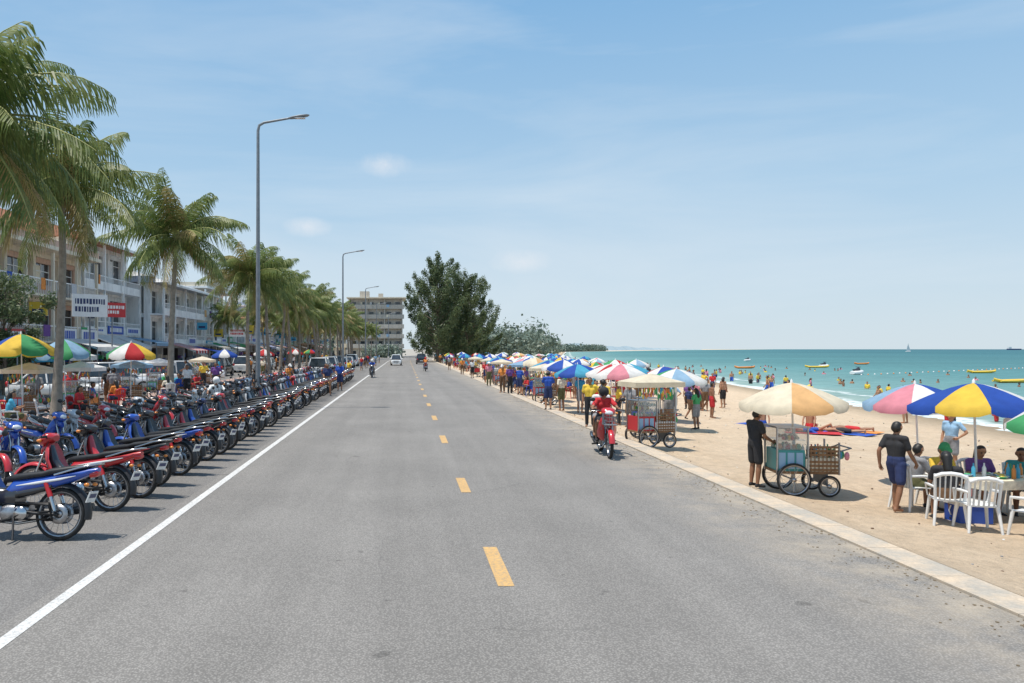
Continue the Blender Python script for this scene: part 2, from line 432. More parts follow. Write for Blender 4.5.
def leaf_cloud(b, c, rad, n, size, mat, r, asp=.5):
    for _ in range(n):
        d = V((r.gauss(0, 1), r.gauss(0, 1), r.gauss(0, 1))).normalized() * (r.random()**.45)*r.choice((1, 1, 1.25))
        p = V(c) + V((d.x*rad[0], d.y*rad[1], d.z*rad[2]))
        nrm = (V((r.gauss(0, 1), r.gauss(0, 1), r.gauss(0, 1))) + d*1.2 + V((0,0,.5))).normalized(); u = nrm.orthogonal().normalized(); w = nrm.cross(u)
        s = size*r.uniform(.5, 1.5); a = r.uniform(0, 6.28)
        u2 = (u*math.cos(a)+w*math.sin(a))*s; w2 = (w*math.cos(a)-u*math.sin(a))*s*asp
        b.add([p-u2, p-w2, p+u2, p+w2], [(0, 1, 2, 3)], mat)

def tree(name, loc, H, W, seed, nb=34, nl=420, size=.3, mat=None, trunk=.35, lowest=.22, cl=.13, plume=False):
    r = random.Random(seed); b = B(); mat = mat or treeleaf
    b.tube([(0,0,-.2), (.1,0,H*.25), (-.1,.1,H*.5), (.1,0,H*.85)], [trunk, trunk*.75, trunk*.5, trunk*.12], bark, 9)
    for k in range(nb):
        t = lowest + (1-lowest)*(k+.5)/nb; z = H*t*.95
        w = W*.5*(math.sin(pi*min(1, (t-lowest)/(1-lowest)*.8+.16))**.6)
        a = k*2.4 + r.uniform(-.6, .6); rr = w*r.choice((.35, .7, .95, 1.08))*r.uniform(.85, 1.08)
        c = V((rr*math.cos(a), rr*math.sin(a), z + r.uniform(-.7, .9)))
        b.tube([(0, 0, z*.72), c*.6 + V((0, 0, z*.3)), c], [trunk*.28, trunk*.15, .02], bark, 5)
        s = W*cl*r.uniform(.6, 1.35)
        if plume:  # casuarina: upswept feathery plume along the limb
            dr = V((math.cos(a), math.sin(a), 1.1)).normalized()
            for q in range(3): leaf_cloud(b, c+dr*s*(q-.8)*.95, (s*(.95-.24*q), s*(.95-.24*q), s*(1.0-.15*q)), nl//3, size, mat, r, .25)
        else: leaf_cloud(b, c, (s*1.15, s*1.15, s*.9), nl, size, mat, r, .3)
    return b.obj(name, loc=loc)
tree("casuarina_tree", (6.6, 150, -.1), 20.6, 11.5, 3, 84, 360, .27, cl=.105, lowest=.12, plume=True)
tree("casuarina_tree", (12.8, 154, -.3), 18.6, 10.5, 4, 76, 345, .27, cl=.11, lowest=.1, plume=True)
tree("casuarina_tree", (10.0, 168, -.3), 15., 12, 8, 50, 300, .33, lowest=.1, plume=True)
tree("casuarina_tree", (17.5, 178, -.3), 11., 9, 12, 40, 280, .33, lowest=.1, plume=True)
tree("shade_tree", (-21.3, 39.3, .1), 6.6, 4.7, 6, 26, 330, .12, trunk=.14, lowest=.3)

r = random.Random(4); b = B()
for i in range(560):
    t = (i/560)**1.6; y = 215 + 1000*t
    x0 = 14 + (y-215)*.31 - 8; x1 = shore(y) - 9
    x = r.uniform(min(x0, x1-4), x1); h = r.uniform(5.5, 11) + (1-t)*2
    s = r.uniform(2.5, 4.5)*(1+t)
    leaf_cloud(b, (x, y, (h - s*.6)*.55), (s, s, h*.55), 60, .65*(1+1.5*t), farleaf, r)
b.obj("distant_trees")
b = B(); haz = M("hazy_coast", (.34, .43, .47), .9, var=.1, scale=.01, coord='World')  # blue-grey base colour carries the distance haze
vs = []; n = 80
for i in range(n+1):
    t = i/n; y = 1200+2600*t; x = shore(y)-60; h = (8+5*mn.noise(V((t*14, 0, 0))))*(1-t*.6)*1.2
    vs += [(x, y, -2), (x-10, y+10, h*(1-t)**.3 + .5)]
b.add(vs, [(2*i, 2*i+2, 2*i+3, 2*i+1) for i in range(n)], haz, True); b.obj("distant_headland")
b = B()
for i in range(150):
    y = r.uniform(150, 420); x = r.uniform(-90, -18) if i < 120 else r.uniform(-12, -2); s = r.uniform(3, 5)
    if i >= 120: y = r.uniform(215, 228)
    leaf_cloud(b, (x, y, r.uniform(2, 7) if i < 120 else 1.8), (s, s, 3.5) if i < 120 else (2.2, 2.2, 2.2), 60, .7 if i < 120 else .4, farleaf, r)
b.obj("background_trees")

# ------------------------------------------------------------------ buildings
def wallmat(name, v):
    m, nt, p = newmat(name)
    g = nt.nodes.new("ShaderNodeNewGeometry"); pos = g.outputs['Position']
    mp = nt.nodes.new("ShaderNodeMapping"); mp.inputs['Scale'].default_value = (2, 2, .25); nt.links.new(pos, mp.inputs[0])
    c = mixc(nt, ramp(nt, noise_tex(nt, pos, .7, 6), [(.3, 0.), (.7, 1.)]), [x*.88 for x in v], [min(1, x*1.08) for x in v])
    c = mixc(nt, 1., c, ramp(nt, noise_tex(nt, mp.outputs[0], 1.2, 6, .7), [(.3, .68), (.5, 1.)]), 'MULTIPLY')
    nt.links.new(c, p.inputs['Base Color']); p.inputs['Roughness'].default_value = .85; return m
wallc = {k: wallmat("render_"+k, v) for k, v in
         dict(cream=(.74, .66, .52), white=(.86, .86, .83), pinkish=(.64, .43, .33), tan=(.66, .6, .52), blue=(.45, .57, .68), brown=(.3, .22, .17), block=(.5, .46, .4)).items()}  # 'block': far building's grey-beige has distance haze put into the colour
tile = M("roof_tiles", (.48, .22, .14), .8, var=.25, scale=3, coord='World')
tileblue = M("roof_sheet_grey", (.4, .43, .46), .5, var=.15, scale=2, coord='World')
dark = M("shop_shade_panel", (.05, .045, .04), .9, var=.5, scale=2, coord='World')  # near-black panel colour stands in for shade inside the shop openings
shutter = M("shutter", (.35, .36, .37), .5, var=.2, scale=4)
def shophouse(name, y0, y1, xf, H, floors, wm, rooff, awn, seed, depth=12, bays=None, trim=None):
    r = random.Random(seed); e = empty(name, (xf, y0, .15)); L = y1-y0; trim = trim or wm
    fh = H/floors; nb = bays or max(2, round(L/3.6)); bw = L/nb
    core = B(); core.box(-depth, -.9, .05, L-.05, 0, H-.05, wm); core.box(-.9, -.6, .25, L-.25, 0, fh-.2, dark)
    for f in range(1, floors):
        for q in range(2):
            core.box(-depth*.35-q*4, -depth*.35-q*4+1.2, .0, .045, f*fh+1., f*fh+2.3, glassd)
            core.box(-depth*.35-q*4-.1, -depth*.35-q*4+1.3, -.06, -.0, f*fh+.9, f*fh+.98, trim)
    w = B(); gl = B(); bal = B()
    for k in range(nb+1):
        yc = min(max(k*bw, .2), L-.2); w.box(-.62, 0, yc-.18, yc+.18, 0, H, trim)
    for f in range(1, floors+1):
        z = f*fh; top = f == floors
        for k in range(nb):
            w.box(-.9, -.03, k*bw+.19, (k+1)*bw-.19, z-.32, z+(.05 if not top else 0), trim)
    for f in range(1, floors):
        z = f*fh
        for k in range(nb):
            a = k*bw+.19; c = (k+1)*bw-.19; style = r.random()
            m0 = a + (c-a)*.13; m1 = c - (c-a)*.13
            w.box(-.6, -.3, a, m0, z+.05, z+fh-.32, wm); w.box(-.6, -.3, m1, c, z+.05, z+fh-.32, wm)
            w.box(-.6, -.3, m0, m1, z+fh-.65, z+fh-.32, wm)
            door = style < .5
            if not door: w.box(-.6, -.3, m0, m1, z+.05, z+.9, wm)
            zb = z + (.06 if door else .9)
            gl.box(-.55, -.5, m0, m1, zb, z+fh-.65, glassd)
            for q in range(3):
                yq = m0 + (m1-m0)*q/2; gl.box(-.5, -.44, yq-.035, yq+.035, zb, z+fh-.65, PLAST['white'])
            gl.box(-.5, -.445, m0, m1, z+fh-1.2, z+fh-1.14, PLAST['white'])
            if r.random() < .45: gl.box(-.49, -.45, m0+.05, m0+(m1-m0)*.45, zb+.05, z+fh-.8, CLOTH[r.choice(['cream', 'white', 'lightblue'])])
            if r.random() < .4: gl.cbox((-.1, m1-.3, z+.35), (.35, .8, .55), PLAST['white'])
        bal.box(.003, 1.3, .05, L-.05, z-.12, z+.02, trim)
        if r.random() < .5:
            bal.box(1.2, 1.28, .1, L-.1, z+.02, z+.55, trim)
        for q in range(int(L/.22)):
            bal.box(1.22, 1.25, .1+q*.22, .13+q*.22, z+.02, z+.95, PLAST['white'])
        bal.box(1.2, 1.27, .05, L-.05, z+.95, z+1.02, PLAST['white'])
        for k in range(nb+1):
            yc = min(max(k*bw, .15), L-.15); bal.box(1.12, 1.3, yc-.09, yc+.09, z+.02, z+fh-.12, trim)
        for q in range(int(L/3)):
            if r.random() < .5:
                yq = r.uniform(.5, L-1); bal.box(1.29, 1.31, yq, yq+r.uniform(.5, 1.), z+.3, z+1.04, CLOTH[r.choice(list(C))])
    g = B()
    for k in range(nb):
        if r.random() < .25: g.box(-.58, -.5, k*bw+.2, (k+1)*bw-.2, 0.05, fh-.6, shutter)
        for q in range(14):
            yy_ = k*bw + r.uniform(.4, bw-.4); s = r.uniform(.12, .45)
            g.cbox((r.uniform(-.4, .9), yy_, r.uniform(.2, 1.9)), (s, s*r.uniform(.6, 1.6), s), PLAST[r.choice(list(C))])
        if r.random() < .65:
            col = r.choice(['white', 'white', 'red', 'blue', 'cyan', 'green', 'white']); hh = r.uniform(.5, .9)
            g.box(1.31, 1.4, k*bw+.4, (k+1)*bw-.4, fh+.02, fh+hh, PLAST[col])
            y2 = k*bw+.7
            while y2 < (k+1)*bw-.9:
                l = r.uniform(.12, .35); g.box(1.4, 1.41, y2, y2+l, fh+.2, fh+hh-.15, PLAST['white' if col != 'white' else 'blue']); y2 += l+.08
        if r.random() < .5:
            yq = k*bw+.2; z = fh+r.uniform(.6, 1.8); g.box(1.33, 2.4, yq, yq+.12, z, z+r.uniform(.6, 1.2), PLAST[r.choice(['white', 'red', 'yellow', 'cyan', 'white'])]); g.box(1.5, 2.2, yq-.01, yq, z+.2, z+.4, PLAST['navy'])
    rf = B()
    if rooff == 'flat':
        rf.box(-depth-.1, 1.5, -.1, L+.1, H+.003, H+.25, trim); rf.box(-depth, 1.3, 0, .15, H+.25, H+.7, wm); rf.box(1.2, 1.35, .16, L, H+.25, H+.7, wm)
        for q in range(int(L/8)):
            yq = 3+q*8; rf.lathe((-4, yq, H+.25), [(0,1.3),(.6,1.2),(.65,.1),(.65,0)], PLAST['silver'], n=14)
    else:
        m = tile if rooff in ('tile', 'gable') else tileblue
        x0, x1 = -depth-.5, 1.9; xm = (x0+x1)/2; hh = 2.2
        vs = [(x0,-.5,H),(x1,-.5,H),(x1,L+.5,H),(x0,L+.5,H),(xm,-.5 if rooff == 'gable' else 1.8,H+hh),(xm,L-1.8,H+hh)]
        rf.add(vs, [(0,1,4),(1,2,5,4),(2,3,5),(3,0,4,5),(3,2,1,0)], m)
        rf.box(1.8, 1.95, -.5, L+.5, H-.2, H-.01, PLAST['white'])
    a = B()
    k = 0.
    while k < L-.5:
        wd = r.uniform(2.4, 5.); k2 = min(L, k+wd); m = CANV[r.choice(awn)]; zt = fh+r.uniform(-.3, .25); ou = r.uniform(2., 3.6); dz = r.uniform(.4, 1.)
        nst = max(2, int((k2-k)/.45)); al = CANV['white']; striped = r.random() < .35
        for q in range(nst):
            ya = k+.05+(k2-k-.1)*q/nst; yb = k+.05+(k2-k-.1)*(q+1)/nst
            vs = [(1.42,ya,zt),(1.42,yb,zt),(ou+1,yb,zt-dz),(ou+1,ya,zt-dz),(ou+1,yb,zt-dz-.28),(ou+1,ya,zt-dz-.28)]
            a.add(vs, [(0,1,2,3),(3,2,4,5)], m if (q % 2 == 0 or not striped) else al)
        a.tube([(ou+.95, k+.1, 0), (ou+.95, k+.1, zt-dz)], .035, steel, 6); k = k2
    for bb, nm in ((core, 'core_walls'), (w, 'facade'), (gl, 'windows'), (bal, 'balconies'), (g, 'shop_goods'), (rf, 'roof'), (a, 'awnings')):
        if bb.v: bb.obj(nm, parent=e)
    return e
shophouse("shophouse", 31, 55.5, -24.3, 8.9, 3, wallc['pinkish'], 'flat', ['white', 'cyan', 'teal', 'lightblue'], 1, trim=wallc['cream'])
shophouse("shophouse", 56, 68, -25.6, 11., 3, wallc['white'], 'gable', ['white', 'cyan', 'lightblue'], 2)
shophouse("shophouse", 68.5, 86, -23.6, 8.6, 3, wallc['white'], 'sheet', ['white', 'red', 'cream', 'blue'], 3)
shophouse("shophouse", 86.5, 100, -24.6, 9.6, 3, wallc['cream'], 'flat', ['white', 'green', 'orange'], 4, trim=wallc['white'])
shophouse("shophouse", 100.5, 122, -23, 6.6, 2, wallc['white'], 'tile', ['white', 'blue', 'orange'], 5)
shophouse("shophouse", 122.5, 150, -24, 9.5, 3, wallc['blue'], 'flat', ['white', 'blue', 'orange'], 7, trim=wallc['white'])
shophouse("shophouse", 150.5, 195, -22, 7.5, 2, wallc['cream'], 'tile', ['white', 'red', 'green'], 6)

def block(name, x0, x1, y, H, floors, wm, seed):
    r = random.Random(seed); e = empty(name, (x0, y, 0)); W = x1-x0; fh = H/floors; n = round(W/2.8); bw = W/n
    c = B(); c.box(0, W, 1.1, 16, 0, H, wm)
    g = B(); f_ = B()
    for f in range(floors):
        z = f*fh
        f_.box(-.3, W+.6, 0, 1.09, z+fh-.22, z+fh, wm)
        if f: f_.box(-.3, W+.6, -.003, .12, z+.003, z+1.1, wm)
        for k in range(n):
            q = r.uniform(.6, 1.)
            g.box(k*bw+q, (k+1)*bw-.7, 1.05, 1.095, z+.3, z+fh-1.1, glassd)
            if r.random() < .5: g.box(k*bw+q, k*bw+q+.6, 1.0, 1.04, z+.35, z+fh-1.15, CLOTH[r.choice(['cream', 'white', 'grey'])])
            if f and r.random() < .3: g.box(k*bw+.6, k*bw+1.5, -.03, -.01, z+.3, z+1.1, CLOTH[r.choice(['white', 'lightblue', 'cream'])])
    for f in range(floors):
        for k in range(4): g.box(W+.001, W+.05, 3+k*3.2, 4.6+k*3.2, f*fh+1, f*fh+2.4, glassd)
    for k in range(0, n+1, 2): f_.box(k*bw-.15, k*bw+.15, .13, 1.08, 0, H-.23, wm)
    rf = B(); rf.box(-.8, W+1.2, -.8, 16.5, H+.003, H+.35, wallc['cream']); rf.box(3, 6, 5, 9, H+.353, H+2.6, wm); rf.box(9, 10.5, 4, 6, H+.353, H+1.8, wm)
    for bb, nm in ((c, 'core_walls'), (f_, 'balconies'), (g, 'windows'), (rf, 'roof')): bb.obj(nm, parent=e)
block("apartment_block", -17.5, -.9, 232, 18.5, 6, wallc['block'], 2)
block("apartment_block", -34, -19.5, 240, 13, 4, wallc['cream'], 3)

def signboard(name, loc, w, h, z, col, col2):
    b = B(); b.tube([(0,0,0),(0,0,z)], .05, steel, 8); b.box(-.06, .06, -w/2, w/2, z, z+h, PLAST[col])
    r = random.Random(w)
    for k in range(2):
        y2 = -w*.42
        while y2 < w*.38-(.3*k):
            l = r.uniform(.06, .16); zz = z+h*(.55-.35*k); b.box(.061, .066, y2, y2+l, zz+r.uniform(0, .05), zz+h*.25, PLAST[col2]); y2 += l+.05
    b.obj(name, loc=loc, rz=-.9)
signboard("shop_sign", (-19.6, 46, .1), 2.1, 1.4, 4.5, 'white', 'navy')
signboard("shop_sign", (-20.2, 51, .1), 1.8, 1., 4.7, 'red', 'white')
signboard("shop_sign", (-19., 84, .1), 2.2, 1., 3.9, 'white', 'red')

# ------------------------------------------------------------------ street lamps
def lamp_mesh():
    b = B(); H = 12.3
    b.lathe((0,0,0), [(.0,.5),(.24,.5),(.26,.0)], concrete, n=12)
    b.lathe((0,0,.5), [(.2,0),(.2,.03),(.13,.04)], steel, n=12)
    b.tube([(0,0,.5),(0,0,H-.35),(.05,0,H-.12),(.25,0,H),(1.4,0,H+.2)], [.11,.065,.06,.055,.045], steel, 10)
    secs = []
    for x, hw, hh in ((1.3,.05,.04),(1.45,.13,.06),(1.8,.17,.07),(2.1,.14,.05),(2.2,.05,.02)):
        z = H+.19+(x-1.3)*.15
        secs.append([(x, hw*math.cos(a), z+hh*math.sin(a)) for a in [2*pi*j/10 for j in range(10)]])
    b.loft(secs, steel); b.cbox((1.8, 0, H+.19), (.45, .22, .02), headl)
    b.cbox((.11, 0, 1.2), (.02, .14, .4), blackpl)
    return b.mesh("street_lamp")
lm = lamp_mesh()
for y in (31.7, 75, 118, 161, 204): place(lm, "street_lamp", (-6.3+bend(y), y, 0))

# ------------------------------------------------------------------ motorcycle
def sec(x, zc, hw, hh, n=14, p=.75, y=0):
    out = []
    for j in range(n):
        a = 2*pi*j/n; ca, sa = math.cos(a), math.sin(a)
        out.append((x, y+hw*math.copysign(abs(ca)**p, ca), zc+hh*math.copysign(abs(sa)**p, sa)))
    return out
def wheel(b, c, Rr, w, spokes=18, disc=True, full=True):
    c = V(c)
    prof = [(Rr-.045, -w*.8), (Rr-.02, -w), (Rr-.004, -w*.6), (Rr, 0), (Rr-.004, w*.6), (Rr-.02, w), (Rr-.045, w*.8)]
    b.lathe(c, prof, rubber, 'Y', 28)
    b.lathe(c, [(Rr-.045, -w*.8), (Rr-.07, -w*.7), (Rr-.06, 0), (Rr-.07, w*.7), (Rr-.045, w*.8)], alum, 'Y', 28)
    b.lathe(c, [(0, -w*1.3), (.045, -w*1.3), (.035, 0), (.045, w*1.3), (0, w*1.3)], alum, 'Y', 12)
    for k in range(spokes):
        a = 2*pi*k/spokes; a2 = a + (.35 if k % 2 else -.35); sg = 1 if k % 4 < 2 else -1
        b.tube([c+V((.04*math.cos(a), sg*w, .04*math.sin(a))), c+V(((Rr-.065)*math.cos(a2), 0, (Rr-.065)*math.sin(a2)))], .0035, chrome, 3, caps=False)
    if disc:
        b.lathe(c, [(.07, -w*1.5), (.12, -w*1.5), (.12, -w*1.35), (.07, -w*1.35)], alum, 'Y', 20)
def moto_mesh(col, col2='black', basket=False, decal='white'):
    b = B(); P = PAINT[col]; P2 = PAINT[col2]
    wheel(b, (0,0,.3), .3, .04); wheel(b, (1.22,0,.3), .3, .036)
    b.lathe((0,0,.3), [(.05,.06),(.11,.065),(.11,.05)], alum, 'Y', 18)
    for s in (-1, 1):
        b.tube([(1.22,s*.075,.3),(1.14,s*.075,.52)], .028, blackpl, 8); b.tube([(1.14,s*.075,.52),(1.03,s*.07,.82)], .017, chrome, 8)
        b.tube([(0,s*.085,.3),(.28,s*.09,.31),(.52,s*.07,.34)], .02, blackpl, 6)
        b.tube([(.02,s*.115,.34),(.08,s*.115,.5)], .024, chrome, 8); b.tube([(.08,s*.115,.5),(.15,s*.11,.66)], .03, PLAST['red'], 8)
        b.tube([(.55,s*.1,.24),(.56,s*.28,.23)], .02, rubber, 6); b.tube([(.1,s*.12,.33),(.14,s*.24,.33)], .016, rubber, 6)
        b.tube([(.97,s*.2,1.03),(.95,s*.27,1.16),(.97,s*.3,1.2)], .006, blackpl, 5)
        b.ell((.965,s*.32,1.235), (.018,.065,.042), blackpl, 10, 6)
        b.tube([(.93,s*.22,1.01),(.9,s*.36,1.0)], .018, rubber, 8); b.tube([(1.0,s*.2,1.0),(.96,s*.34,.99)], .006, chrome, 5)
        b.ell((1.07,s*.17,.95), (.04,.03,.025), amber, 8, 5); b.ell((-.33,s*.1,.64), (.035,.025,.022), amber, 8, 5)
        b.tube([(.5,s*.128,.62),(.25,s*.136,.655),(-.02,s*.128,.7),(-.2,s*.112,.74)], [.004,.016,.014,.003], PAINT[decal], 6, flat=.3)
    b.tube([(.93,-.24,1.01),(1.0,-.08,.98),(1.0,.08,.98),(.93,.24,1.01)], .013, blackpl, 6)
    b.tube([(.97,.1,.95),(1.02,.12,.8),(.9,.09,.6)], .006, blackpl, 4); b.tube([(.97,-.12,.97),(1.1,-.1,.75),(1.18,-.08,.4)], .006, blackpl, 4)
    def fender(c, r0, w, a0, a1, m):
        b.lathe(c, [(r0-.03,-w),(r0,-w*.9),(r0+.018,0),(r0,w*.9),(r0-.03,w)], m, 'Y', 14, a0, a1)
    fender((1.22,0,.3), .335, .062, math.radians(10), math.radians(165), P)
    fender((0,0,.3), .345, .066, math.radians(55), math.radians(190), blackpl)
    b.cbox((-.355, 0, .5), (.012, .2, .13), plate, Matrix.Rotation(-.35, 3, 'Y')); b.cbox((-.365, 0, .51), (.004, .15, .05), PLAST['navy'], Matrix.Rotation(-.35, 3, 'Y'))
    b.loft([sec(.36,.33,.07,.07), sec(.42,.32,.12,.1), sec(.6,.31,.13,.11), sec(.68,.31,.1,.09)], alum)
    b.loft([sec(.66,.33,.055,.05), sec(.7,.335,.075,.07), sec(.82,.35,.075,.07), sec(.86,.36,.05,.05)], alum)
    for k in range(5): b.cbox((.71+k*.028,0,.345), (.008,.19,.17), alum)
    b.lathe((.48,-.13,.31), [(0,-.02),(.075,-.02),(.08,0)], blackpl, 'Y', 14)
    b.lathe((.42,.125,.31), [(0,.02),(.075,.02),(.08,0)], chrome, 'Y', 14)
    b.tube([(.84,-.03,.31),(.86,-.1,.2),(.6,-.14,.17),(.3,-.15,.22)], .018, chrome, 8)
    b.tube([(.32,-.15,.22),(.25,-.155,.24),(-.2,-.165,.36),(-.3,-.165,.385)], [.02,.046,.05,.035], blackpl, 12)
    b.tube([(.2,-.185,.28),(-.12,-.195,.36)], [.03,.03], chrome, 6, flat=.5)
    b.tube([(.1,.1,.42),(.5,.1,.42),(.5,.1,.24),(.05,.1,.24),(.1,.1,.42)], .02, blackpl, 5)
    b.tube([(1.0,0,.88),(.93,0,.66),(.8,0,.52),(.62,0,.5)], [.05,.075,.08,.09], P2, 10)
    b.loft([sec(.82,.47,.05,.05), sec(.7,.48,.1,.09), sec(.5,.5,.12,.12)], P2)
    for s in (-1, 1):
        S = []
        for t, x, z, wd in ((0,1.03,.92,.05),(.2,1.0,.82,.13),(.4,.97,.7,.17),(.65,.88,.55,.19),(.85,.82,.42,.17),(1,.8,.33,.1)):
            S.append([(x+.05, s*.02, z), (x+.03, s*(.02+wd*.55), z), (x-.06, s*(.02+wd), z), (x-.085, s*(.02+wd*.95), z), (x-.01, s*(.02+wd*.5), z), (x+.01, s*.02, z)])
        b.loft(S, P)
        b.cbox((.945, s*.115, .66), (.02,.05,.16), P2, Matrix.Rotation(.3, 3, 'Y'))
    b.loft([sec(.92,.99,.07,.04), sec(.96,1.0,.14,.065), sec(1.04,.98,.15,.085), sec(1.11,.95,.11,.075), sec(1.15,.93,.05,.04)], P)
    b.ell((1.1,0,.955), (.062,.095,.06), headl, 12, 7)
    b.loft([sec(1.02,.84,.06,.05), sec(1.08,.83,.075,.07), sec(1.12,.8,.04,.05)], P)
    b.loft([sec(.66,.52,.07,.07), sec(.56,.58,.11,.11), sec(.35,.62,.125,.1), sec(.1,.67,.125,.08), sec(-.15,.73,.11,.058), sec(-.33,.785,.08,.04), sec(-.42,.81,.045,.025)], P)
    b.loft([sec(.5,.52,.137,.05), sec(.3,.56,.142,.05), sec(.08,.62,.13,.03)], P2)
    b.loft([sec(-.34,.75,.07,.035), sec(-.41,.765,.062,.035), sec(-.43,.77,.04,.02)], redlens)
    b.loft([sec(.68,.68,.05,.035), sec(.6,.7,.09,.045), sec(.4,.73,.125,.045), sec(.2,.755,.125,.04), sec(.12,.78,.12,.045), sec(-.1,.815,.11,.04), sec(-.28,.845,.08,.03), sec(-.34,.855,.05,.02)], seatm)
    b.tube([(.05,-.13,.75),(-.25,-.12,.84),(-.44,-.07,.88),(-.44,.07,.88),(-.25,.12,.84),(.05,.13,.75)], .012, chrome, 6)
    b.tube([(.5,.12,.25),(.42,.24,.02)], .012, blackpl, 6)
    if basket:
        for z in (.72,.8,.88,.95):
            b.tube([(1.12,-.14,z),(1.36,-.14,z),(1.36,.14,z),(1.12,.14,z),(1.12,-.14,z)], .005, steel, 4)
        for k in range(6):
            b.tube([(1.36,-.14+.056*k,.72),(1.36,-.14+.056*k,.95)], .004, steel, 4); b.tube([(1.12+.048*k,-.14,.72),(1.12+.048*k,-.14,.95)], .004, steel, 4)
        b.cbox((1.24,0,.72),(.24,.28,.006),steel)
    return b.mesh("parked_motorcycle")
MOT = [moto_mesh('blue','black'), moto_mesh('red','black'), moto_mesh('black','red',decal='red'), moto_mesh('black','blue',decal='silver'), moto_mesh('blue','white'), moto_mesh('red','grey', True), moto_mesh('white','black',decal='blue'), moto_mesh('silver','black',decal='red'), moto_mesh('navy','black', True), moto_mesh('black','black',True,'silver')]
front = [(10.05,0,4),(11.85,1,10),(12.9,2,18),(14.0,3,14),(15.2,0,16),(16.1,9,20),(17.2,2,15)]
y = 18.2
while y < 62: front.append((y, R.choice([0,1,2,3,9,7,6,9,8,2,3,7]), R.uniform(10, 20))); y += R.uniform(.78, 1.05)
for y, k, th in front:
    place(MOT[k], "parked_motorcycle", (-4.66+R.uniform(-.16,.1), y, .0), math.radians(180-th), R.uniform(1.12, 1.18), rx=math.radians(R.uniform(4, 9)))
y = 11.2; k0 = [5,1,1,4,0,7,1,9]; i = 0
while y < 60:
    k = k0[i] if i < len(k0) else R.choice([1,2,3,5,6,7,8,9]); i += 1
    if abs(y+.8-31.7) > .5: place(MOT[k], "parked_motorcycle", (-8.75+R.uniform(-.2,.2), y+.8, .0), math.radians(-R.uniform(18, 42)), R.uniform(1.08, 1.13), rx=math.radians(-5))
    y += R.uniform(1.0, 1.7)

# ------------------------------------------------------------------ people
def capsule(a, c, r1, r2, n=12, k=4):
    a, c = V(a), V(c); t = (c-a)
    t = t.normalized() if t.length > 1e-6 else V((0,0,1))
    u = t.orthogonal().normalized(); w = t.cross(u); vs = []; fs = []
    rings = []
    for i in range(1, k+1):
        f = -pi/2 + (pi/2)*i/k; rings.append((a + t*r1*math.sin(f), r1*math.cos(f)))
    for i in range(0, k):
        f = (pi/2)*i/k; rings.append((c + t*r2*math.sin(f), r2*math.cos(f)))
    vs.append(a - t*r1)
    for p, rr in rings:
        for j in range(n): vs.append(p + (u*math.cos(2*pi*j/n) + w*math.sin(2*pi*j/n))*rr)
    vs.append(c + t*r2); m = len(rings)
    for j in range(n): fs.append((0, 1+(j+1)%n, 1+j)); fs.append((len(vs)-1, 1+(m-1)*n+j, 1+(m-1)*n+(j+1)%n))
    for i in range(m-1):
        for j in range(n): q = (j+1) % n; fs.append((1+i*n+j, 1+i*n+q, 1+(i+1)*n+q, 1+(i+1)*n+j))
    return vs, fs
DEF = dict(pel=(0,0,.94), chest=(0,.0,1.27), neck=(0,-.01,1.42), head=(0,.02,1.575),
           sL=(-.175,-.01,1.385), eL=(-.235,-.04,1.11), wL=(-.235,.06,.87), hL=(-.225,.1,.785),
           hipL=(-.085,0,.9), kL=(-.1,.02,.49), aL=(-.1,-.02,.09), tL=(-.125,.13,.035))
for q in ('s','e','w','h','hip','k','a','t'):
    x, y_, z = DEF[q+'L']; DEF[q+'R'] = (-x, y_, z)
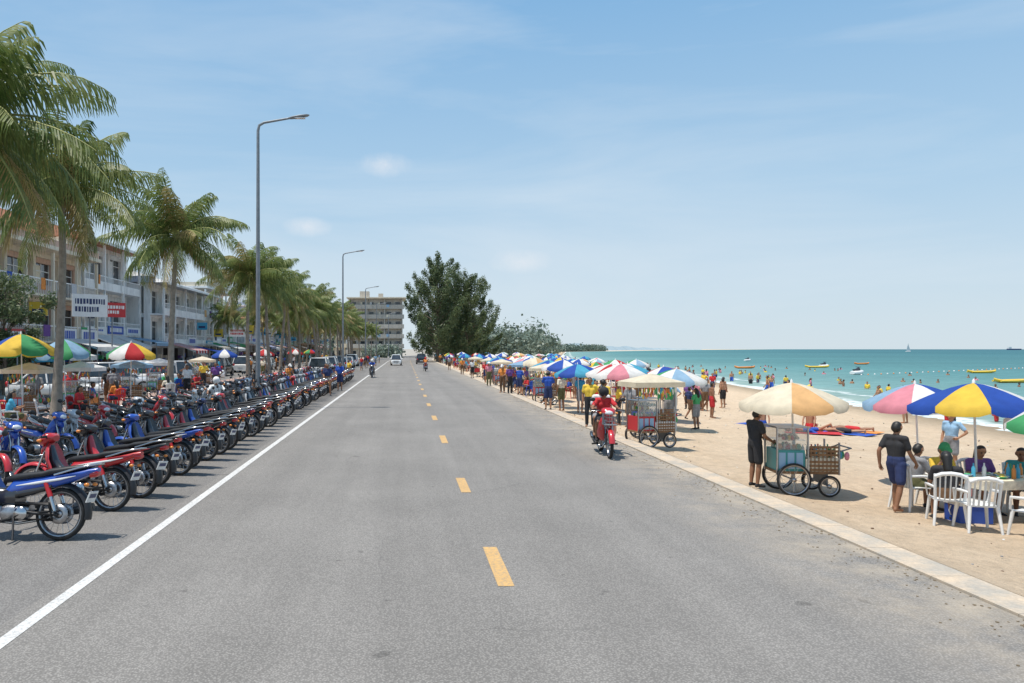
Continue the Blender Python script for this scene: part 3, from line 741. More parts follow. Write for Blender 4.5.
def geo(J={}, voxel=.022, bare=False, longp=False, skirt=False, hat=None, hair='short', helmet=False):
    D = dict(DEF); D.update(J); D = {k: V(v) for k, v in D.items()}
    S = []
    SK, SHT, PNT, HR, SHO, HAT = 0, 1, 2, 3, 4, 5
    tor = SK if bare else SHT
    X = V((1, 0, 0)); pel, ch, nk, hd = D['pel'], D['chest'], D['neck'], D['head']
    up = (ch-pel).normalized(); g = .0 if bare else .012
    for s in (-1, 1):
        S.append((pel+X*s*.05+up*.1, ch+X*s*.075-up*.02, .088+g, .098+g, tor))
        S.append((pel+X*s*.055-up*.02, pel+X*s*.055+up*.06, .108, .098+g, PNT))
        S.append((ch+X*s*.06+up*.02, nk.lerp(ch, .45)+X*s*.05, .09+g, .06+g, tor))
    S.append((D['sL'], D['sR'], .055+g, .055+g, tor))
    S.append((nk-up*.05, nk, .062, .056, tor)); S.append((nk, hd-V((0,0,.06)), .05, .05, SK))
    hu = V((0, 0, 1)) if (hd-nk).length < 1e-4 else (hd-nk).normalized()
    fw = V((0, 1, 0)); 
    if abs(hu.y) > .3: fw = (fw - hu*fw.dot(hu)).normalized()
    S.append((hd-hu*.045+fw*.012, hd+hu*.03, .064, .086, SK)); S.append((hd-hu*.075+fw*.045, hd-hu*.06+fw*.045, .035, .04, SK))
    S.append((hd+fw*.085-hu*.005, hd+fw*.1-hu*.03, .012, .018, SK))
    for s in (-1, 1): S.append((hd+X*s*.086-hu*.025, hd+X*s*.088+hu*.015, .014, .02, SK))
    if helmet: S.append((hd+hu*.035-fw*.012, hd+hu*.05-fw*.01, .128, .125, HAT)); S.append((hd-hu*.04-fw*.05, hd+hu*.02-fw*.03, .09, .1, HAT))
    else:
        S.append((hd-hu*.0-fw*.028, hd+hu*.045-fw*.01, .084, .084, HR))
        if hair == 'long': S.append((hd-fw*.05, hd-hu*.22-fw*.08, .085, .06, HR))
        if hat: S.append((hd+hu*.07, hd+hu*.09, .1, .09, HAT)); S.append((hd+hu*.062+fw*.04, hd+hu*.058+fw*.13, .07, .05, HAT)) if hat == 'cap' else [S.append((hd+hu*.07+V((.14*math.cos(q), .14*math.sin(q), 0)), hd+hu*.07+V((.14*math.cos(q+.6), .14*math.sin(q+.6), 0)), .03, .03, HAT)) for q in [i*.628 for i in range(10)]]
    ext = []
    for s in 'LR':
        sh, el, wr, ha = D['s'+s], D['e'+s], D['w'+s], D['h'+s]
        S.append((sh, el, .046, .037, SK)); S.append((el, el.lerp(wr, .3), .037, .04, SK)); S.append((el.lerp(wr, .3), wr, .04, .026, SK))
        if not bare: S.append((sh, sh.lerp(el, .62), .063, .06, SHT))
        d = (ha-wr).normalized(); sp = d.cross(X)
        if sp.length < .2: sp = d.cross(V((0,0,1)))
        sp.normalize(); nm = d.cross(sp)
        for q in (-1, 1): S.append((wr+sp*q*.008, wr+d*.075+sp*q*.022, .021, .019, SK))
        inward = nm if nm.x*(1 if s == 'L' else -1) > 0 else -nm
        for i, L_ in enumerate((.068, .078, .073, .056)):
            o = sp*(.033-.022*i)*1.0
            a0 = wr+d*.07+o; a1 = a0+d*L_*.5+inward*.006; a2 = a1+(d*.7+inward*.6)*L_*.3; a3 = a2+(d*.35+inward*.8)*L_*.25
            ext.append(([a0, a1, a2, a3], [.0095, .009, .0082, .006]))
        a0 = wr+d*.025+sp*.02; a1 = a0+d*.025+sp*.03+inward*.01; a2 = a1+d*.035+sp*.006+inward*.008
        ext.append(([a0, a1, a2], [.012, .0105, .008]))
        hp, kn, an, to = D['hip'+s], D['k'+s], D['a'+s], D['t'+s]
        S.append((hp, kn, .08, .055, SK)); S.append((kn, kn.lerp(an, .35), .052, .056, SK)); S.append((kn.lerp(an, .35), an, .055, .034, SK))
        if longp: S.append((hp, kn, .097, .072, PNT)); S.append((kn, kn.lerp(an, .93), .072, .058, PNT))
        else: S.append((hp, hp.lerp(kn, .78), .1, .09, PNT))
        S.append((an-V((0,.02,.03)), to, .036, .03, SHO)); S.append((an, an-V((0,.025,.045)), .035, .032, SHO))
        S.append((to-X*.015, to+X*.015-(to-an)*.2, .026, .03, SHO))
    vs = []; fs = []
    for a, c, r1, r2, l in S:
        v_, f_ = capsule(a, c, r1, r2); o = len(vs); vs += v_; fs += [tuple(i+o for i in q) for q in f_]
    me = bpy.data.meshes.new("tmp"); me.from_pydata([tuple(v) for v in vs], [], fs)
    ob = bpy.data.objects.new("tmp", me); scene.collection.objects.link(ob)
    md = ob.modifiers.new("r", 'REMESH'); md.mode = 'VOXEL'; md.voxel_size = voxel
    ms = ob.modifiers.new("s", 'SMOOTH'); ms.factor = .5; ms.iterations = 2
    dg = bpy.context.evaluated_depsgraph_get(); dg.update()
    m2 = bpy.data.meshes.new_from_object(ob.evaluated_get(dg))
    bpy.data.objects.remove(ob); bpy.data.meshes.remove(me)
    co = np.empty(len(m2.vertices)*3); m2.vertices.foreach_get('co', co); co = co.reshape(-1, 3)
    polys = [tuple(p.vertices) for p in m2.polygons]
    cen = np.array([co[list(p)].mean(0) for p in polys]) if polys else np.zeros((0, 3))
    best = np.full(len(cen), 1e9); lab = np.zeros(len(cen), int)
    for a, c, r1, r2, l in S:
        a = np.array(a); c = np.array(c); ab = c-a; L2 = max(1e-9, ab@ab)
        t = np.clip(((cen-a)@ab)/L2, 0, 1); dd = np.linalg.norm(cen-(a+t[:, None]*ab), axis=1) - (r1+(r2-r1)*t)
        k = dd < best; best[k] = dd[k]; lab[k] = l
    V_ = [tuple(p) for p in co]; F = polys; Lb = list(lab); bpy.data.meshes.remove(m2)
    tb = B()
    for pth, rr in ext: tb.tube(pth, rr, HAIR, 6)
    ne = len(tb.f)
    for s in (-1, 1):
        tb.ell(hd+X*s*.034+fw*.08+hu*.008, (.015, .01, .008), HAIR, 6, 4)
        tb.ell(hd+X*s*.034+fw*.085+hu*.03, (.018, .006, .004), HAIR, 5, 3)
    e2 = len(tb.f)
    tb.ell(hd+fw*.083-hu*.057, (.024, .012, .007), HAIR, 6, 4)
    o = len(V_); V_ += tb.v; F = F + [tuple(i+o for i in f) for f in tb.f]
    Lb += [0]*ne + [3]*(e2-ne) + [6]*(len(tb.f)-e2)
    return V_, F, Lb
LIP = M("lips", (.3, .1, .08), .5)
def pmesh(g, skin=0, shirt='white', pants='navy', shoe='black', hat='red', shoe_skin=False):
    v, f, l = g; me = bpy.data.meshes.new("person"); me.from_pydata(v, [], f)
    for m in (SKIN[skin], CLOTH[shirt], CLOTH[pants], HAIR, SKIN[skin] if shoe_skin else CLOTH[shoe], CLOTH[hat], LIP): me.materials.append(m)
    me.polygons.foreach_set('material_index', [int(x) for x in l]); me.polygons.foreach_set('use_smooth', [True]*len(f)); me.update()
    return me
WALK = dict(kL=(-.1,.2,.51), aL=(-.1,.22,.1), tL=(-.115,.36,.06), kR=(.1,-.02,.5), aR=(.1,-.24,.14), tR=(.115,-.12,.05), eL=(-.23,-.15,1.13), wL=(-.24,-.12,.88), hL=(-.23,-.1,.8), eR=(.23,.05,1.12), wR=(.22,.22,.93), hR=(.21,.27,.86))
REACH = dict(eL=(-.25,.08,1.13), wL=(-.17,.3,1.05), hL=(-.15,.37,1.03), eR=(.25,.05,1.12), wR=(.2,.27,1.0), hR=(.18,.35,1.), head=(0,.05,1.565))
SIT = dict(pel=(0,0,.56), chest=(0,.05,.88), neck=(0,.07,1.03), head=(0,.12,1.185), sL=(-.175,.06,.99), sR=(.175,.06,.99), eL=(-.24,.14,.74), eR=(.24,.16,.74), wL=(-.16,.36,.80), wR=(.17,.36,.80), hL=(-.13,.43,.81), hR=(.13,.43,.82),
           hipL=(-.09,.04,.54), hipR=(.09,.04,.54), kL=(-.13,.43,.53), kR=(.13,.43,.53), aL=(-.13,.42,.11), aR=(.13,.4,.11), tL=(-.15,.56,.04), tR=(.15,.54,.04))
RIDE = dict(pel=(0,0,.98), chest=(0,.1,1.29), neck=(0,.13,1.43), head=(0,.18,1.58), sL=(-.175,.12,1.4), sR=(.175,.12,1.4), eL=(-.31,.34,1.22), eR=(.31,.34,1.22), wL=(-.34,.6,1.17), wR=(.34,.6,1.17), hL=(-.34,.68,1.16), hR=(.34,.68,1.16),
            hipL=(-.1,.04,.95), hipR=(.1,.04,.95), kL=(-.2,.42,.86), kR=(.2,.42,.86), aL=(-.2,.24,.46), aR=(.2,.24,.46), tL=(-.22,.4,.4), tR=(.22,.4,.4))
HIPS = dict(eL=(-.36,-.05,1.16), wL=(-.2,.05,1.), hL=(-.13,.1,.97))
hi = .013
gStand = geo(); gWalk = geo(WALK); gReach = geo(REACH); gSit = geo(SIT); gHips = geo(HIPS, longp=True); gBare = geo(bare=True); gBareW = geo(WALK, bare=True); gLong = geo(HIPS, hair='long'); gCap = geo(REACH, hat='cap', longp=True); gSitL = geo(SIT, hair='long'); gSun = geo({}, hat='sun', longp=True)
tops = ['white','red','blue','yellow','green','orange','pink','cyan','black','grey','purple','lightblue','navy','cream']; bots = ['navy','black','brown','navy','grey','olive','black']
CROWD = []; SITTERS = []
for i, g in enumerate((gStand, gWalk, gReach, gHips, gLong, gCap, gSun, gStand, gWalk, gReach, gHips, gLong, gWalk, gStand)):
    CROWD.append(pmesh(g, R.choice((0, 1, 1, 0)), tops[i], R.choice(bots), 'black', R.choice(['red','white','cream']), shoe_skin=i % 2))
for i in range(7): SITTERS.append(pmesh(gSit if i % 2 else gSitL, R.choice((0, 1)), tops[(i*3+1) % 14], R.choice(bots), shoe_skin=True))
BATH = [pmesh(gBare, 1, 'red', 'red', shoe_skin=True), pmesh(gBareW, 0, 'blue', 'blue', shoe_skin=True), pmesh(gBare, 0, 'blue', 'black', shoe_skin=True), pmesh(gLong, 0, 'pink', 'purple', shoe_skin=True), pmesh(gStand, 2, 'yellow', 'navy', shoe_skin=True)]

h1 = geo(dict(REACH, head=(0,.05,1.565)), hi)
place(pmesh(h1, 1, 'black', 'black', shoe_skin=False), "food_vendor", (7.1, 15.0, sandz(7.1, 15.0)+.0), math.radians(-78), .94)
h2 = geo(dict(WALK, kL=(-.1,.12,.5), aL=(-.1,.1,.09), tL=(-.115,.24,.04), aR=(.1,-.14,.1), tR=(.115,0,.045)), hi)
place(pmesh(h2, 1, 'black', 'navy', shoe_skin=True), "pedestrian", (8.8, 13.25, sandz(8.8, 13.25)), math.radians(-70), .95)

def ridden(x, y, k, gm, heading=-90):
    a = math.radians(heading); c, s = math.cos(a), math.sin(a)
    place(MOT[k], "ridden_motorcycle", (x, y, 0), a, 1.12)
    place(gm, "motorcycle_rider", (x+.36*c, y+.36*s, -.03), a-pi/2, .97)
gRideH = geo(RIDE, .02, longp=True, helmet=True)
gRideHi = geo(RIDE, hi, longp=False, helmet=True)
ridden(5.0, 18.9, 5, pmesh(gRideHi, 1, 'red', 'black', hat='black'), -96)
gPill = geo(dict(RIDE, wL=(-.16,.34,1.1), wR=(.16,.34,1.1), hL=(-.12,.4,1.1), hR=(.12,.4,1.1), eL=(-.26,.12,1.12), eR=(.26,.12,1.12)), .02)
place(pmesh(gPill, 1, 'white', 'grey', shoe_skin=True), "pillion_passenger", (5.02, 19.0, .05), math.radians(174), .95)
RM = pmesh(gRideH, 1, 'blue', 'black', hat='white')
ridden(-3.0, 68, 2, RM); ridden(2.4, 86, 1, pmesh(gRideH, 1, 'orange', 'navy', hat='red'), 90)

# ------------------------------------------------------------------ umbrellas
def umbrella_mesh(cols, Rr=1.05, H=2.25, seed=0, name="beach_umbrella"):
    b = B(); n = 8; sag = 5; rings = 6; r = random.Random(seed)
    drop = .41
    b.tube([(0,0,0),(0,0,H-.01)], .02, PLAST['white'], 8)
    def pt(t, a, inb):
        z = H - drop*(t**1.45) - .05*inb*t*t; rr = Rr*t*(1-.06*inb*t)
        return (rr*math.cos(a), rr*math.sin(a), z)
    for g in range(n):
        m = CANV[cols[g % len(cols)]]; vs = []; fs = []
        for i in range(rings+1):
            for j in range(sag+1):
                q = j/sag; a = 2*pi*(g+q)/n; vs.append(pt(max(i/rings, .001), a, math.sin(pi*q)))
        for j in range(sag+1):
            q = j/sag; p = vs[rings*(sag+1)+j]; vs.append((p[0]*1.004, p[1]*1.004, p[2]-.1-.03*abs(math.sin(pi*q*3))))
        for i in range(rings+1):
            for j in range(sag): k = i*(sag+1)+j; fs.append((k, k+1, k+sag+2, k+sag+1))
        b.add(vs, fs, m, True)
        a = 2*pi*g/n
        b.tube([(0,0,H-.45), (Rr*.5*math.cos(a), Rr*.5*math.sin(a), pt(.5,a,0)[2]-.015)], .006, steel, 4, caps=False)
        b.tube([V(pt(t, a, 0))-V((0,0,.012)) for t in (.02,.35,.7,1)], .005, steel, 4, caps=False)
    b.lathe((0,0,H-.02), [(.03,0),(.025,.06),(0,.1)], PLAST['white'], n=8)
    return b.mesh(name)
UP = [('cream','peach','cream','cream'), ('pink','white','blue','lightblue'), ('yellow','blue','white','blue'), ('white','lightblue','white','green'),
      ('red','white'), ('blue','white'), ('blue','cyan'), ('pink','white','cyan','white'), ('green','white','red','yellow'), ('yellow','green','red','blue'), ('blue','yellow','green','yellow'), ('lightblue','green'), ('blue','blue','red','white')]
UM = [umbrella_mesh(c, seed=i) for i, c in enumerate(UP)]
def umb(k, x, y, top, R_=1.05, z0=None, rz=None, tilt=True):
    z0 = sandz(x, y) if z0 is None else z0; s = R_/1.05
    place(UM[k], "beach_umbrella", (x, y, z0), R.uniform(0, 1) if rz is None else rz, (s, s, (top-z0)/2.27), rx=R.uniform(-.05,.05) if tilt else 0, ry=R.uniform(-.06,.06) if tilt else 0)
umb(0, 7.85, 14.9, 1.95, .98, rz=.3); umb(1, 11.2, 16.1, 1.87, 1.0, rz=.1); umb(2, 10.45, 13.5, 2.0, 1.04, rz=.35); umb(3, 10.95, 12.2, 1.78, .9)
umb(10, -12.5, 24.2, 3.12, 1.08, .12); umb(11, -12.45, 27.2, 3.0, .95, .12); umb(8, -11.5, 31, 2.9, 1.0, .12)

# ------------------------------------------------------------------ carts, tables, chairs
M_glass = M("display_glass", (.5, .55, .55), .05, var=.05)
M_glass.node_tree.nodes["Principled BSDF"].inputs['Alpha'].default_value = .25
def cart_mesh(seed, roof=None, c1='teal', c2='cream'):
    r = random.Random(seed); b = B()
    b.box(-.6, .6, -.33, .33, .45, .5, woodm)
    b.box(-.58, -.05, -.31, .31, .5, .93, PLAST[c1]); b.box(.0, .58, -.31, .31, .5, .78, PLAST[c2])
    b.box(-.045, .58, -.33, -.315, .52, .76, PLAST[c2])
    for k in range(3): b.box(-.56+k*.17, -.43+k*.17, -.318, -.312, .55, .88, PLAST['lightblue'])
    for x in (-.6, .6):
        for y_ in (-.33, .33): b.box(x-.015, x+.015, y_-.015, y_+.015, .44, 1.38 if x < 0 else 1.1, alum)
    b.box(-.015, .015, -.345, -.315, .44, 1.38, alum); b.box(-.015, .015, .315, .345, .44, 1.38, alum)
    b.box(-.62, .03, -.35, .35, 1.38, 1.41, alum)
    for y_ in (-.325, .325): b.box(-.58, -.02, y_-.003, y_+.003, .94, 1.37, M_glass)
    b.box(-.58, -.02, -.3, .3, 1.12, 1.13, M_glass)
    for q in range(46):
        x = r.uniform(-.52, -.08); z = r.choice([.97, 1.17]); b.ell((x, r.uniform(-.27, .27), z), (r.uniform(.03,.05), r.uniform(.03,.05), r.uniform(.03,.08)), PLAST[r.choice(['yellow','orange','red','brown','cream','green'])], 7, 5)
    for q in range(26):
        x = r.uniform(.05, .55); hh = r.uniform(.1, .28)
        y_ = r.uniform(-.27, .27); b.lathe((x, y_, .78), [(.035,0),(.035,hh*.65),(.014,hh*.85),(.014,hh),(0,hh)], PLAST[r.choice(['white','orange','green','red','brown','cyan','cream'])], n=8)
    for q in range(3):
        b.lathe((.12+q*.19, -.16, .79), [(.0,.02),(.07,.02),(.09,.14),(.085,.14),(.06,.03)], PLAST[r.choice(['orange','brown','cream'])], n=12)
    for z in (.52, .6, .68, .82, .9, .98): b.box(.03, .58, -.345, -.331, z, z+.045, woodm)
    for q in range(7): b.box(.04+q*.077, .06+q*.077, -.352, -.346, .5, 1.02, woodm)
    for y_ in (-.4, .4):
        wheel(b, (-.3, y_, .34), .34, .02, 16, False); wheel(b, (.38, y_, .22), .22, .02, 12, False)
    b.tube([(-.3,-.4,.34),(-.3,.4,.34)], .012, steel, 6); b.tube([(.38,-.4,.22),(.38,.4,.22)], .012, steel, 6); b.box(.36,.4,-.3,.3,.22,.45,steel)
    b.tube([(.6,-.28,.9),(.85,-.28,.98),(.85,.28,.98),(.6,.28,.9)], .016, steel, 6)
    for q in range(6):
        x = .68+r.uniform(-.05,.1); b.ell((x, -.28+q*.1, .82), (.05,.05,.09), PLAST[r.choice(['red','yellow','green','pink','cyan'])], 7, 5)
    if roof:
        for x in (-.6, .6):
            for y_ in (-.33, .33): b.tube([(x,y_,1.05),(x,y_,2.0)], .015, steel, 6)
        m = CANV[roof]
        b.add([(-.8,-.55,1.95),(.8,-.55,1.95),(.8,.55,1.95),(-.8,.55,1.95),(0,0,2.2),(-.8,-.55,1.8),(.8,-.55,1.8),(.8,.55,1.8),(-.8,.55,1.8)], [(0,1,4),(1,2,4),(2,3,4),(3,0,4),(0,5,6,1),(1,6,7,2),(2,7,8,3),(3,8,5,0)], m)
        for q in range(22):
            x = -.58+q*.055; b.ell((x, -.36+r.uniform(-.02,.02), r.uniform(1.5,1.75)), (.028,.03,r.uniform(.06,.12)), PLAST[r.choice(['red','yellow','green','pink','cyan','orange','white'])], 6, 4)
    return b.mesh("food_cart")
CT = [cart_mesh(1), cart_mesh(2, 'cream', 'red', 'white'), cart_mesh(3, 'lightblue', 'blue', 'cream'), cart_mesh(5, 'white', 'green', 'orange')]
place(CT[0], "food_cart", (7.9, 14.75, sandz(7.9, 14.75)), math.radians(-6), .96)
place(CT[1], "food_cart", (6.95, 20.9, sandz(6.95, 20.9)), math.radians(12), .94)
place(CT[2], "food_cart", (7.9, 23.6, sandz(7.9, 23.6)), math.radians(20), .95)
def chair_mesh(col='white'):
    b = B(); m = PLAST[col]
    b.loft([[(x*w, y_, .43+z2*.02+c*abs(x)) for x, z2 in ((-1,0),(-.5,0),(0,0),(.5,0),(1,0),(1,-1),(0,-1),(-1,-1))] for y_, w, c in ((-.2,.21,.0),(0,.22,.012),(.2,.215,-.01),(.23,.2,-.03))], m)
    for sx in (-1, 1):
        b.tube([(sx*.2,.2,.43),(sx*.245,.25,0)], [.03,.02], m, 6); b.tube([(sx*.19,-.2,.43),(sx*.23,-.27,0)], [.03,.02], m, 6)
        b.tube([(sx*.2,-.2,.42),(sx*.215,-.27,.86)], [.024,.022], m, 6)
        b.tube([(sx*.215,-.24,.64),(sx*.265,-.05,.65),(sx*.265,.18,.63),(sx*.23,.22,.43)], [.022,.026,.026,.022], m, 6, flat=.6)
    b.tube([(-.215,-.27,.82),(-.12,-.3,.87),(0,-.31,.885),(.12,-.3,.87),(.215,-.27,.82)], .034, m, 6)
    for k in range(5): x = -.14+k*.07; b.tube([(x,-.2,.43),(x*1.05,-.29,.87)], [.03,.03], m, 5, flat=.35)
    return b.mesh("plastic_chair")
CH = chair_mesh(); CHR = chair_mesh('red'); CHB = chair_mesh('blue')
def table_mesh(seed, cl='red'):
    r = random.Random(seed); b = B(); b.box(-.6,.6,-.35,.35,.7,.725,PLAST[cl])
    b.box(-.62,.62,-.37,-.362,.58,.735,CLOTH[cl]); b.box(-.62,.62,.362,.37,.58,.735,CLOTH[cl]); b.box(-.62,-.612,-.36,.36,.58,.735,CLOTH[cl]); b.box(.612,.62,-.36,.36,.58,.735,CLOTH[cl])
    for x in (-.55,.55):
        for y_ in (-.3,.3): b.tube([(x,y_,0),(x*.9,y_,.7)], .015, steel, 6)
    for q in range(9): 
        c = (r.uniform(-.5,.5), r.uniform(-.28,.28), .726); b.lathe(c, [(0,.01),(.05,.01),(.09,.045),(.085,.045),(.0,.025)], PLAST[r.choice(['white','white','lightblue','green'])], n=12); b.ell((c[0],c[1],c[2]+.035), (.06,.06,.025), PLAST[r.choice(['orange','brown','green','yellow'])], 8, 4)
    for q in range(8):
        c = (r.uniform(-.5,.5), r.uniform(-.28,.28), .726); b.lathe(c, [(.032,0),(.032,.15),(.012,.2),(.012,.24),(0,.24)], PLAST[r.choice(['brown','green','orange','cyan','white'])], n=8)
    return b.mesh("food_table")
TB = [table_mesh(1, 'red'), table_mesh(2, 'cream'), table_mesh(3, 'yellow')]
def put(me, name, x, y, rz=0., s=1., dz=0.): return place(me, name, (x, y, sandz(x, y)+dz), rz, s)
put(TB[1], "food_table", 10.35, 12.9, .1); put(TB[0], "food_table", 10.9, 11.9, .2)
chs = [(9.05,12.35,-25),(9.25,11.95,-15),(9.78,11.45,10),(10.6,11.05,15),(9.25,13.5,-80),(9.9,13.75,185),(10.7,13.8,175),(11.6,12.6,90),(11.4,13.7,150)]
for x, y, a in chs: put(CH, "plastic_chair", x, y, math.radians(a))
hs = [geo(SIT, .016), geo(SIT, .016, hair='long'), geo(dict(SIT, wR=(.2,.3,1.0), hR=(.15,.28,1.08)), .016, hat='cap')]
def sit(g, x, y, a, **k): put(pmesh(g, **k), "seated_diner", x, y, math.radians(a), .95, -.04)
sit(hs[0], 9.27, 13.5, -80, skin=1, shirt='grey', pants='olive'); sit(hs[1], 9.08, 12.37, -25, skin=1, shirt='black', pants='brown')
sit(hs[2], 9.9, 13.72, 185, skin=0, shirt='yellow', pants='navy', hat='green'); sit(hs[1], 10.65, 13.78, 175, skin=0, shirt='purple', pants='black'); sit(hs[0], 11.55, 12.6, 90, skin=1, shirt='red', pants='navy'); sit(hs[1], 10.62, 11.07, 15, skin=0, shirt='orange', pants='black'); sit(hs[0], 11.37, 13.67, 150, skin=1, shirt='teal', pants='black')
put(CROWD[11], "pedestrian", 13.6, 18.4, 2., .9)
for k, (x, y) in enumerate(((9.6,12.6),(11.4,15.2))):
    b = B(); b.box(-.28,.28,-.18,.18,0,.3,PLAST['red' if k == 1 else 'blue']); b.box(-.29,.29,-.19,.19,.302,.36,PLAST['white']); b.tube([(-.3,0,.28),(-.33,0,.2),(-.3,0,.12)], .012, PLAST['white'], 5)
    b.obj("cool_box", loc=(x, y, sandz(x, y)), rz=k*.6)

# ------------------------------------------------------------------ beach crowd
placed = []
def ok(x, y, d):
    for a, b_ in placed:
        if (a-x)**2+(b_-y)**2 < d*d: return False
    placed.append((x, y)); return True
for k, x, y, t in ((7,8.4,28.5,2.05),(3,9.9,27,1.9),(4,8.6,31,2.0),(5,7.6,36,2.1),(6,7.8,33,1.95),(12,10.8,30.5,1.9),(6,8.,41,2.0),(7,10.6,35,1.95)):
    umb(k, x, y, t, 1.05); placed.append((x, y))
cnt = 0
for _ in range(4000):
    y = 34 + 180*R.random()**1.2; lo = 7.8+bend(y); hi_ = min(shore(y)-9, 7.5 + (y-18)*.27)
    if hi_ <= lo: continue
    x = lo + (hi_-lo)*R.random()**1.3
    if ok(x, y, 2.8):
        umb(R.choice([4,5,6,7,8,1,2,5,3,6,12,0,9]), x, y, sandz(x, y)+R.uniform(1.9, 2.4), R.uniform(.8, 1.25)); cnt += 1
        if R.random() < .6: put(R.choice(TB), "food_table", x+.5, y, R.uniform(0, 3))
        for q in range(R.randint(0, 3)):
            a = R.uniform(0, 6.28); xx, yy_ = x+1.1*math.cos(a), y+1.1*math.sin(a); rz = R.uniform(0, 6.28)
            put(R.choice([CH, CHR, CHB]), "plastic_chair", xx, yy_, rz); 
            if R.random() < .8: put(R.choice(SITTERS), "seated_beachgoer", xx, yy_, rz, .95, -.03)
    if cnt >= 82: break
n = 0
while n < 125:
    y = 26 + 150*R.random()**1.15
    if R.random() < .3: x = R.uniform(6.4, 8.5)+bend(y)
    else: x = R.uniform(7, min(shore(y)-2, 8+(y-18)*.42))+bend(y)
    put(R.choice(CROWD), "beachgoer", x, y, R.uniform(0, 6.28), R.uniform(.84, 1.02)); n += 1
for y, x in ((24.6,6.15),(25.0,6.7),(31.5,6.1),(32.6,6.9),(43,6.1),(44,5.8),(52,5.9),(57,6.2),(66,6.),(75,5.8),(90,5.4)):
    place(R.choice(CROWD), "pedestrian", (x, y, sandz(x, y)), R.choice([0, pi])+R.uniform(-.5,.5), .98)
for y in (38, 46, 55, 64, 76): place(R.choice(CT[1:]), "food_cart", (7.2, y, sandz(7.2, y)), R.uniform(-.4,.4)+1.57*R.randint(0, 1), .95)
for x, y, k in ((13.7,33,0),(14.9,37.5,3),(15.4,37.7,1),(17.2,40,2),(18.5,43,0),(21.8,42,4),(24.5,50,1),(16,46,3),(17,53,0),(19.5,58,2),(22.7,62,1),(16.5,52,4),(23.,34.,2),(15.,48,1),(22,30.,0)):
    put(BATH[k], "beachgoer", x, y, R.uniform(0, 6.28), .95)
for x, y, c, k in ((15.2,27.6,'red',1),(16.6,27.9,'blue',2),(17.6,29.0,'orange',0),(16.2,29.6,'red',3),(14.6,30.2,'blue',0)):
    z = sandz(x, y); b = B(); b.add([(-.45,-.95,.03),(.45,-.95,.035),(.45,.95,.03),(-.45,.95,.04)], [(0,1,2,3)], CLOTH[c]); b.obj("beach_towel", loc=(x, y, z), rz=.9+R.uniform(-.4,.4))
    if R.random() < .5: place(BATH[k], "sunbather", (x+.6, y-.35, z+.13), math.radians(60), .95, rx=math.radians(-90))
    else: place(pmesh(geo(dict(SIT, wL=(-.2,-.3,.35), wR=(.2,-.3,.35), hL=(-.2,-.36,.33), hR=(.2,-.36,.33), eL=(-.23,-.15,.62), eR=(.23,-.15,.62), pel=(0,0,.4), hipL=(-.09,.04,.38), hipR=(.09,.04,.38), kL=(-.12,.4,.62), kR=(.12,.42,.45), aL=(-.12,.62,.33), aR=(.12,.8,.36), tL=(-.13,.74,.33), tR=(.13,.88,.42)), bare=True), 0, 'red', c, shoe_skin=True), "sunbather", (x, y, z-.27), math.radians(R.uniform(-60, 60)), .95)
for _ in range(95):
    y = R.uniform(36, 150); d = R.random()**1.6*38+2; x = shore(y)+d
    dep = min(1.2, .35+d*.06)
    place(R.choice(BATH), "swimmer", (x, y, SEA-dep), R.uniform(0, 6.28), .95)

# boats
def boat_mesh(col, L=4.6, w=.5):
    b = B(); S = []
    for t in (-1,-.85,-.5,0,.5,.85,1):
        ww = w*(1-abs(t)**3)+.02; up = .28*abs(t)**3
        S.append([(t*L/2, ww*math.cos(a), .12+up+(.16 if math.sin(a) > 0 else .2)*math.sin(a)) for a in [2*pi*j/10 for j in range(10)]])
    b.loft(S, PLAST[col])
    for s in (-1, 1): b.tube([(-L*.42,s*w*.9,.2),(0,s*w*1.05,.2),(L*.42,s*w*.7,.3)], [.1,.14,.08], PLAST[col], 8)
    return b
BO = boat_mesh('yellow').mesh("inflatable_boat"); BR = boat_mesh('orange', 3.6).mesh("inflatable_boat")
for x, y, me, a in ((85,109,BO,.1),(64,78,BO,.2),(62,135,BR,-.1),(30,56,BO,.9),(33,62,BO,.7),(78,140,BO,0),(105,170,BR,.1)): place(me, "inflatable_boat", (x, y, SEA), a)
b = B(); S = [sec(x, .3+.1*max(0, x), w, h) for x, w, h in ((-1.5,.35,.2),(-1,.5,.28),(0,.55,.3),(1,.4,.28),(1.6,.05,.1))]; b.loft(S, PLAST['white']); b.loft([sec(-1.1,.7,.15,.1), sec(-.2,.75,.2,.12), sec(.3,.85,.2,.2), sec(.7,.7,.1,.1)], PLAST['black']); b.tube([(.3,-.35,1.1),(.3,.35,1.1)], .03, blackpl, 6)
js = b.mesh("jet_ski")
for x, y in ((81,143),(101,218),(63,103)): place(js, "jet_ski", (x, y, SEA-.05), .6)
b = B(); b.loft([sec(x, .4, w, .5) for x, w in ((-4,.8),(-2,1.2),(1,1.2),(4,.1))], PLAST['white']); b.tube([(0,0,0),(0,0,11)], .08, steel, 6)
b.add([(-3.5,0,1.6),(-.15,0,1.6),(-.15,0,10.6)], [(0,1,2)], CANV['white']); b.add([(.2,0,1.2),(3.8,0,1.),(.2,0,9)], [(0,1,2)], CANV['white'])
sb = b.mesh("sailboat"); place(sb, "sailboat", (650, 955, SEA), .3)
b = B(); b.loft([sec(x, 2., w, 3) for x, w in ((-30,4),(-25,6),(20,6),(32,.4))], PLAST['navy']); b.box(-26,-15,-4,4,5.,12,PLAST['white']); place(b.mesh("cargo_ship"), "cargo_ship", (2430, 2950, SEA), .1)
b = B()
for i in range(60): b.ell((shore(70)+30+i*1.6, 100+i*1.1, SEA+.05), .12, PLAST['orange' if i % 2 else 'white'], 6, 4)
b.obj("swim_buoy_line")

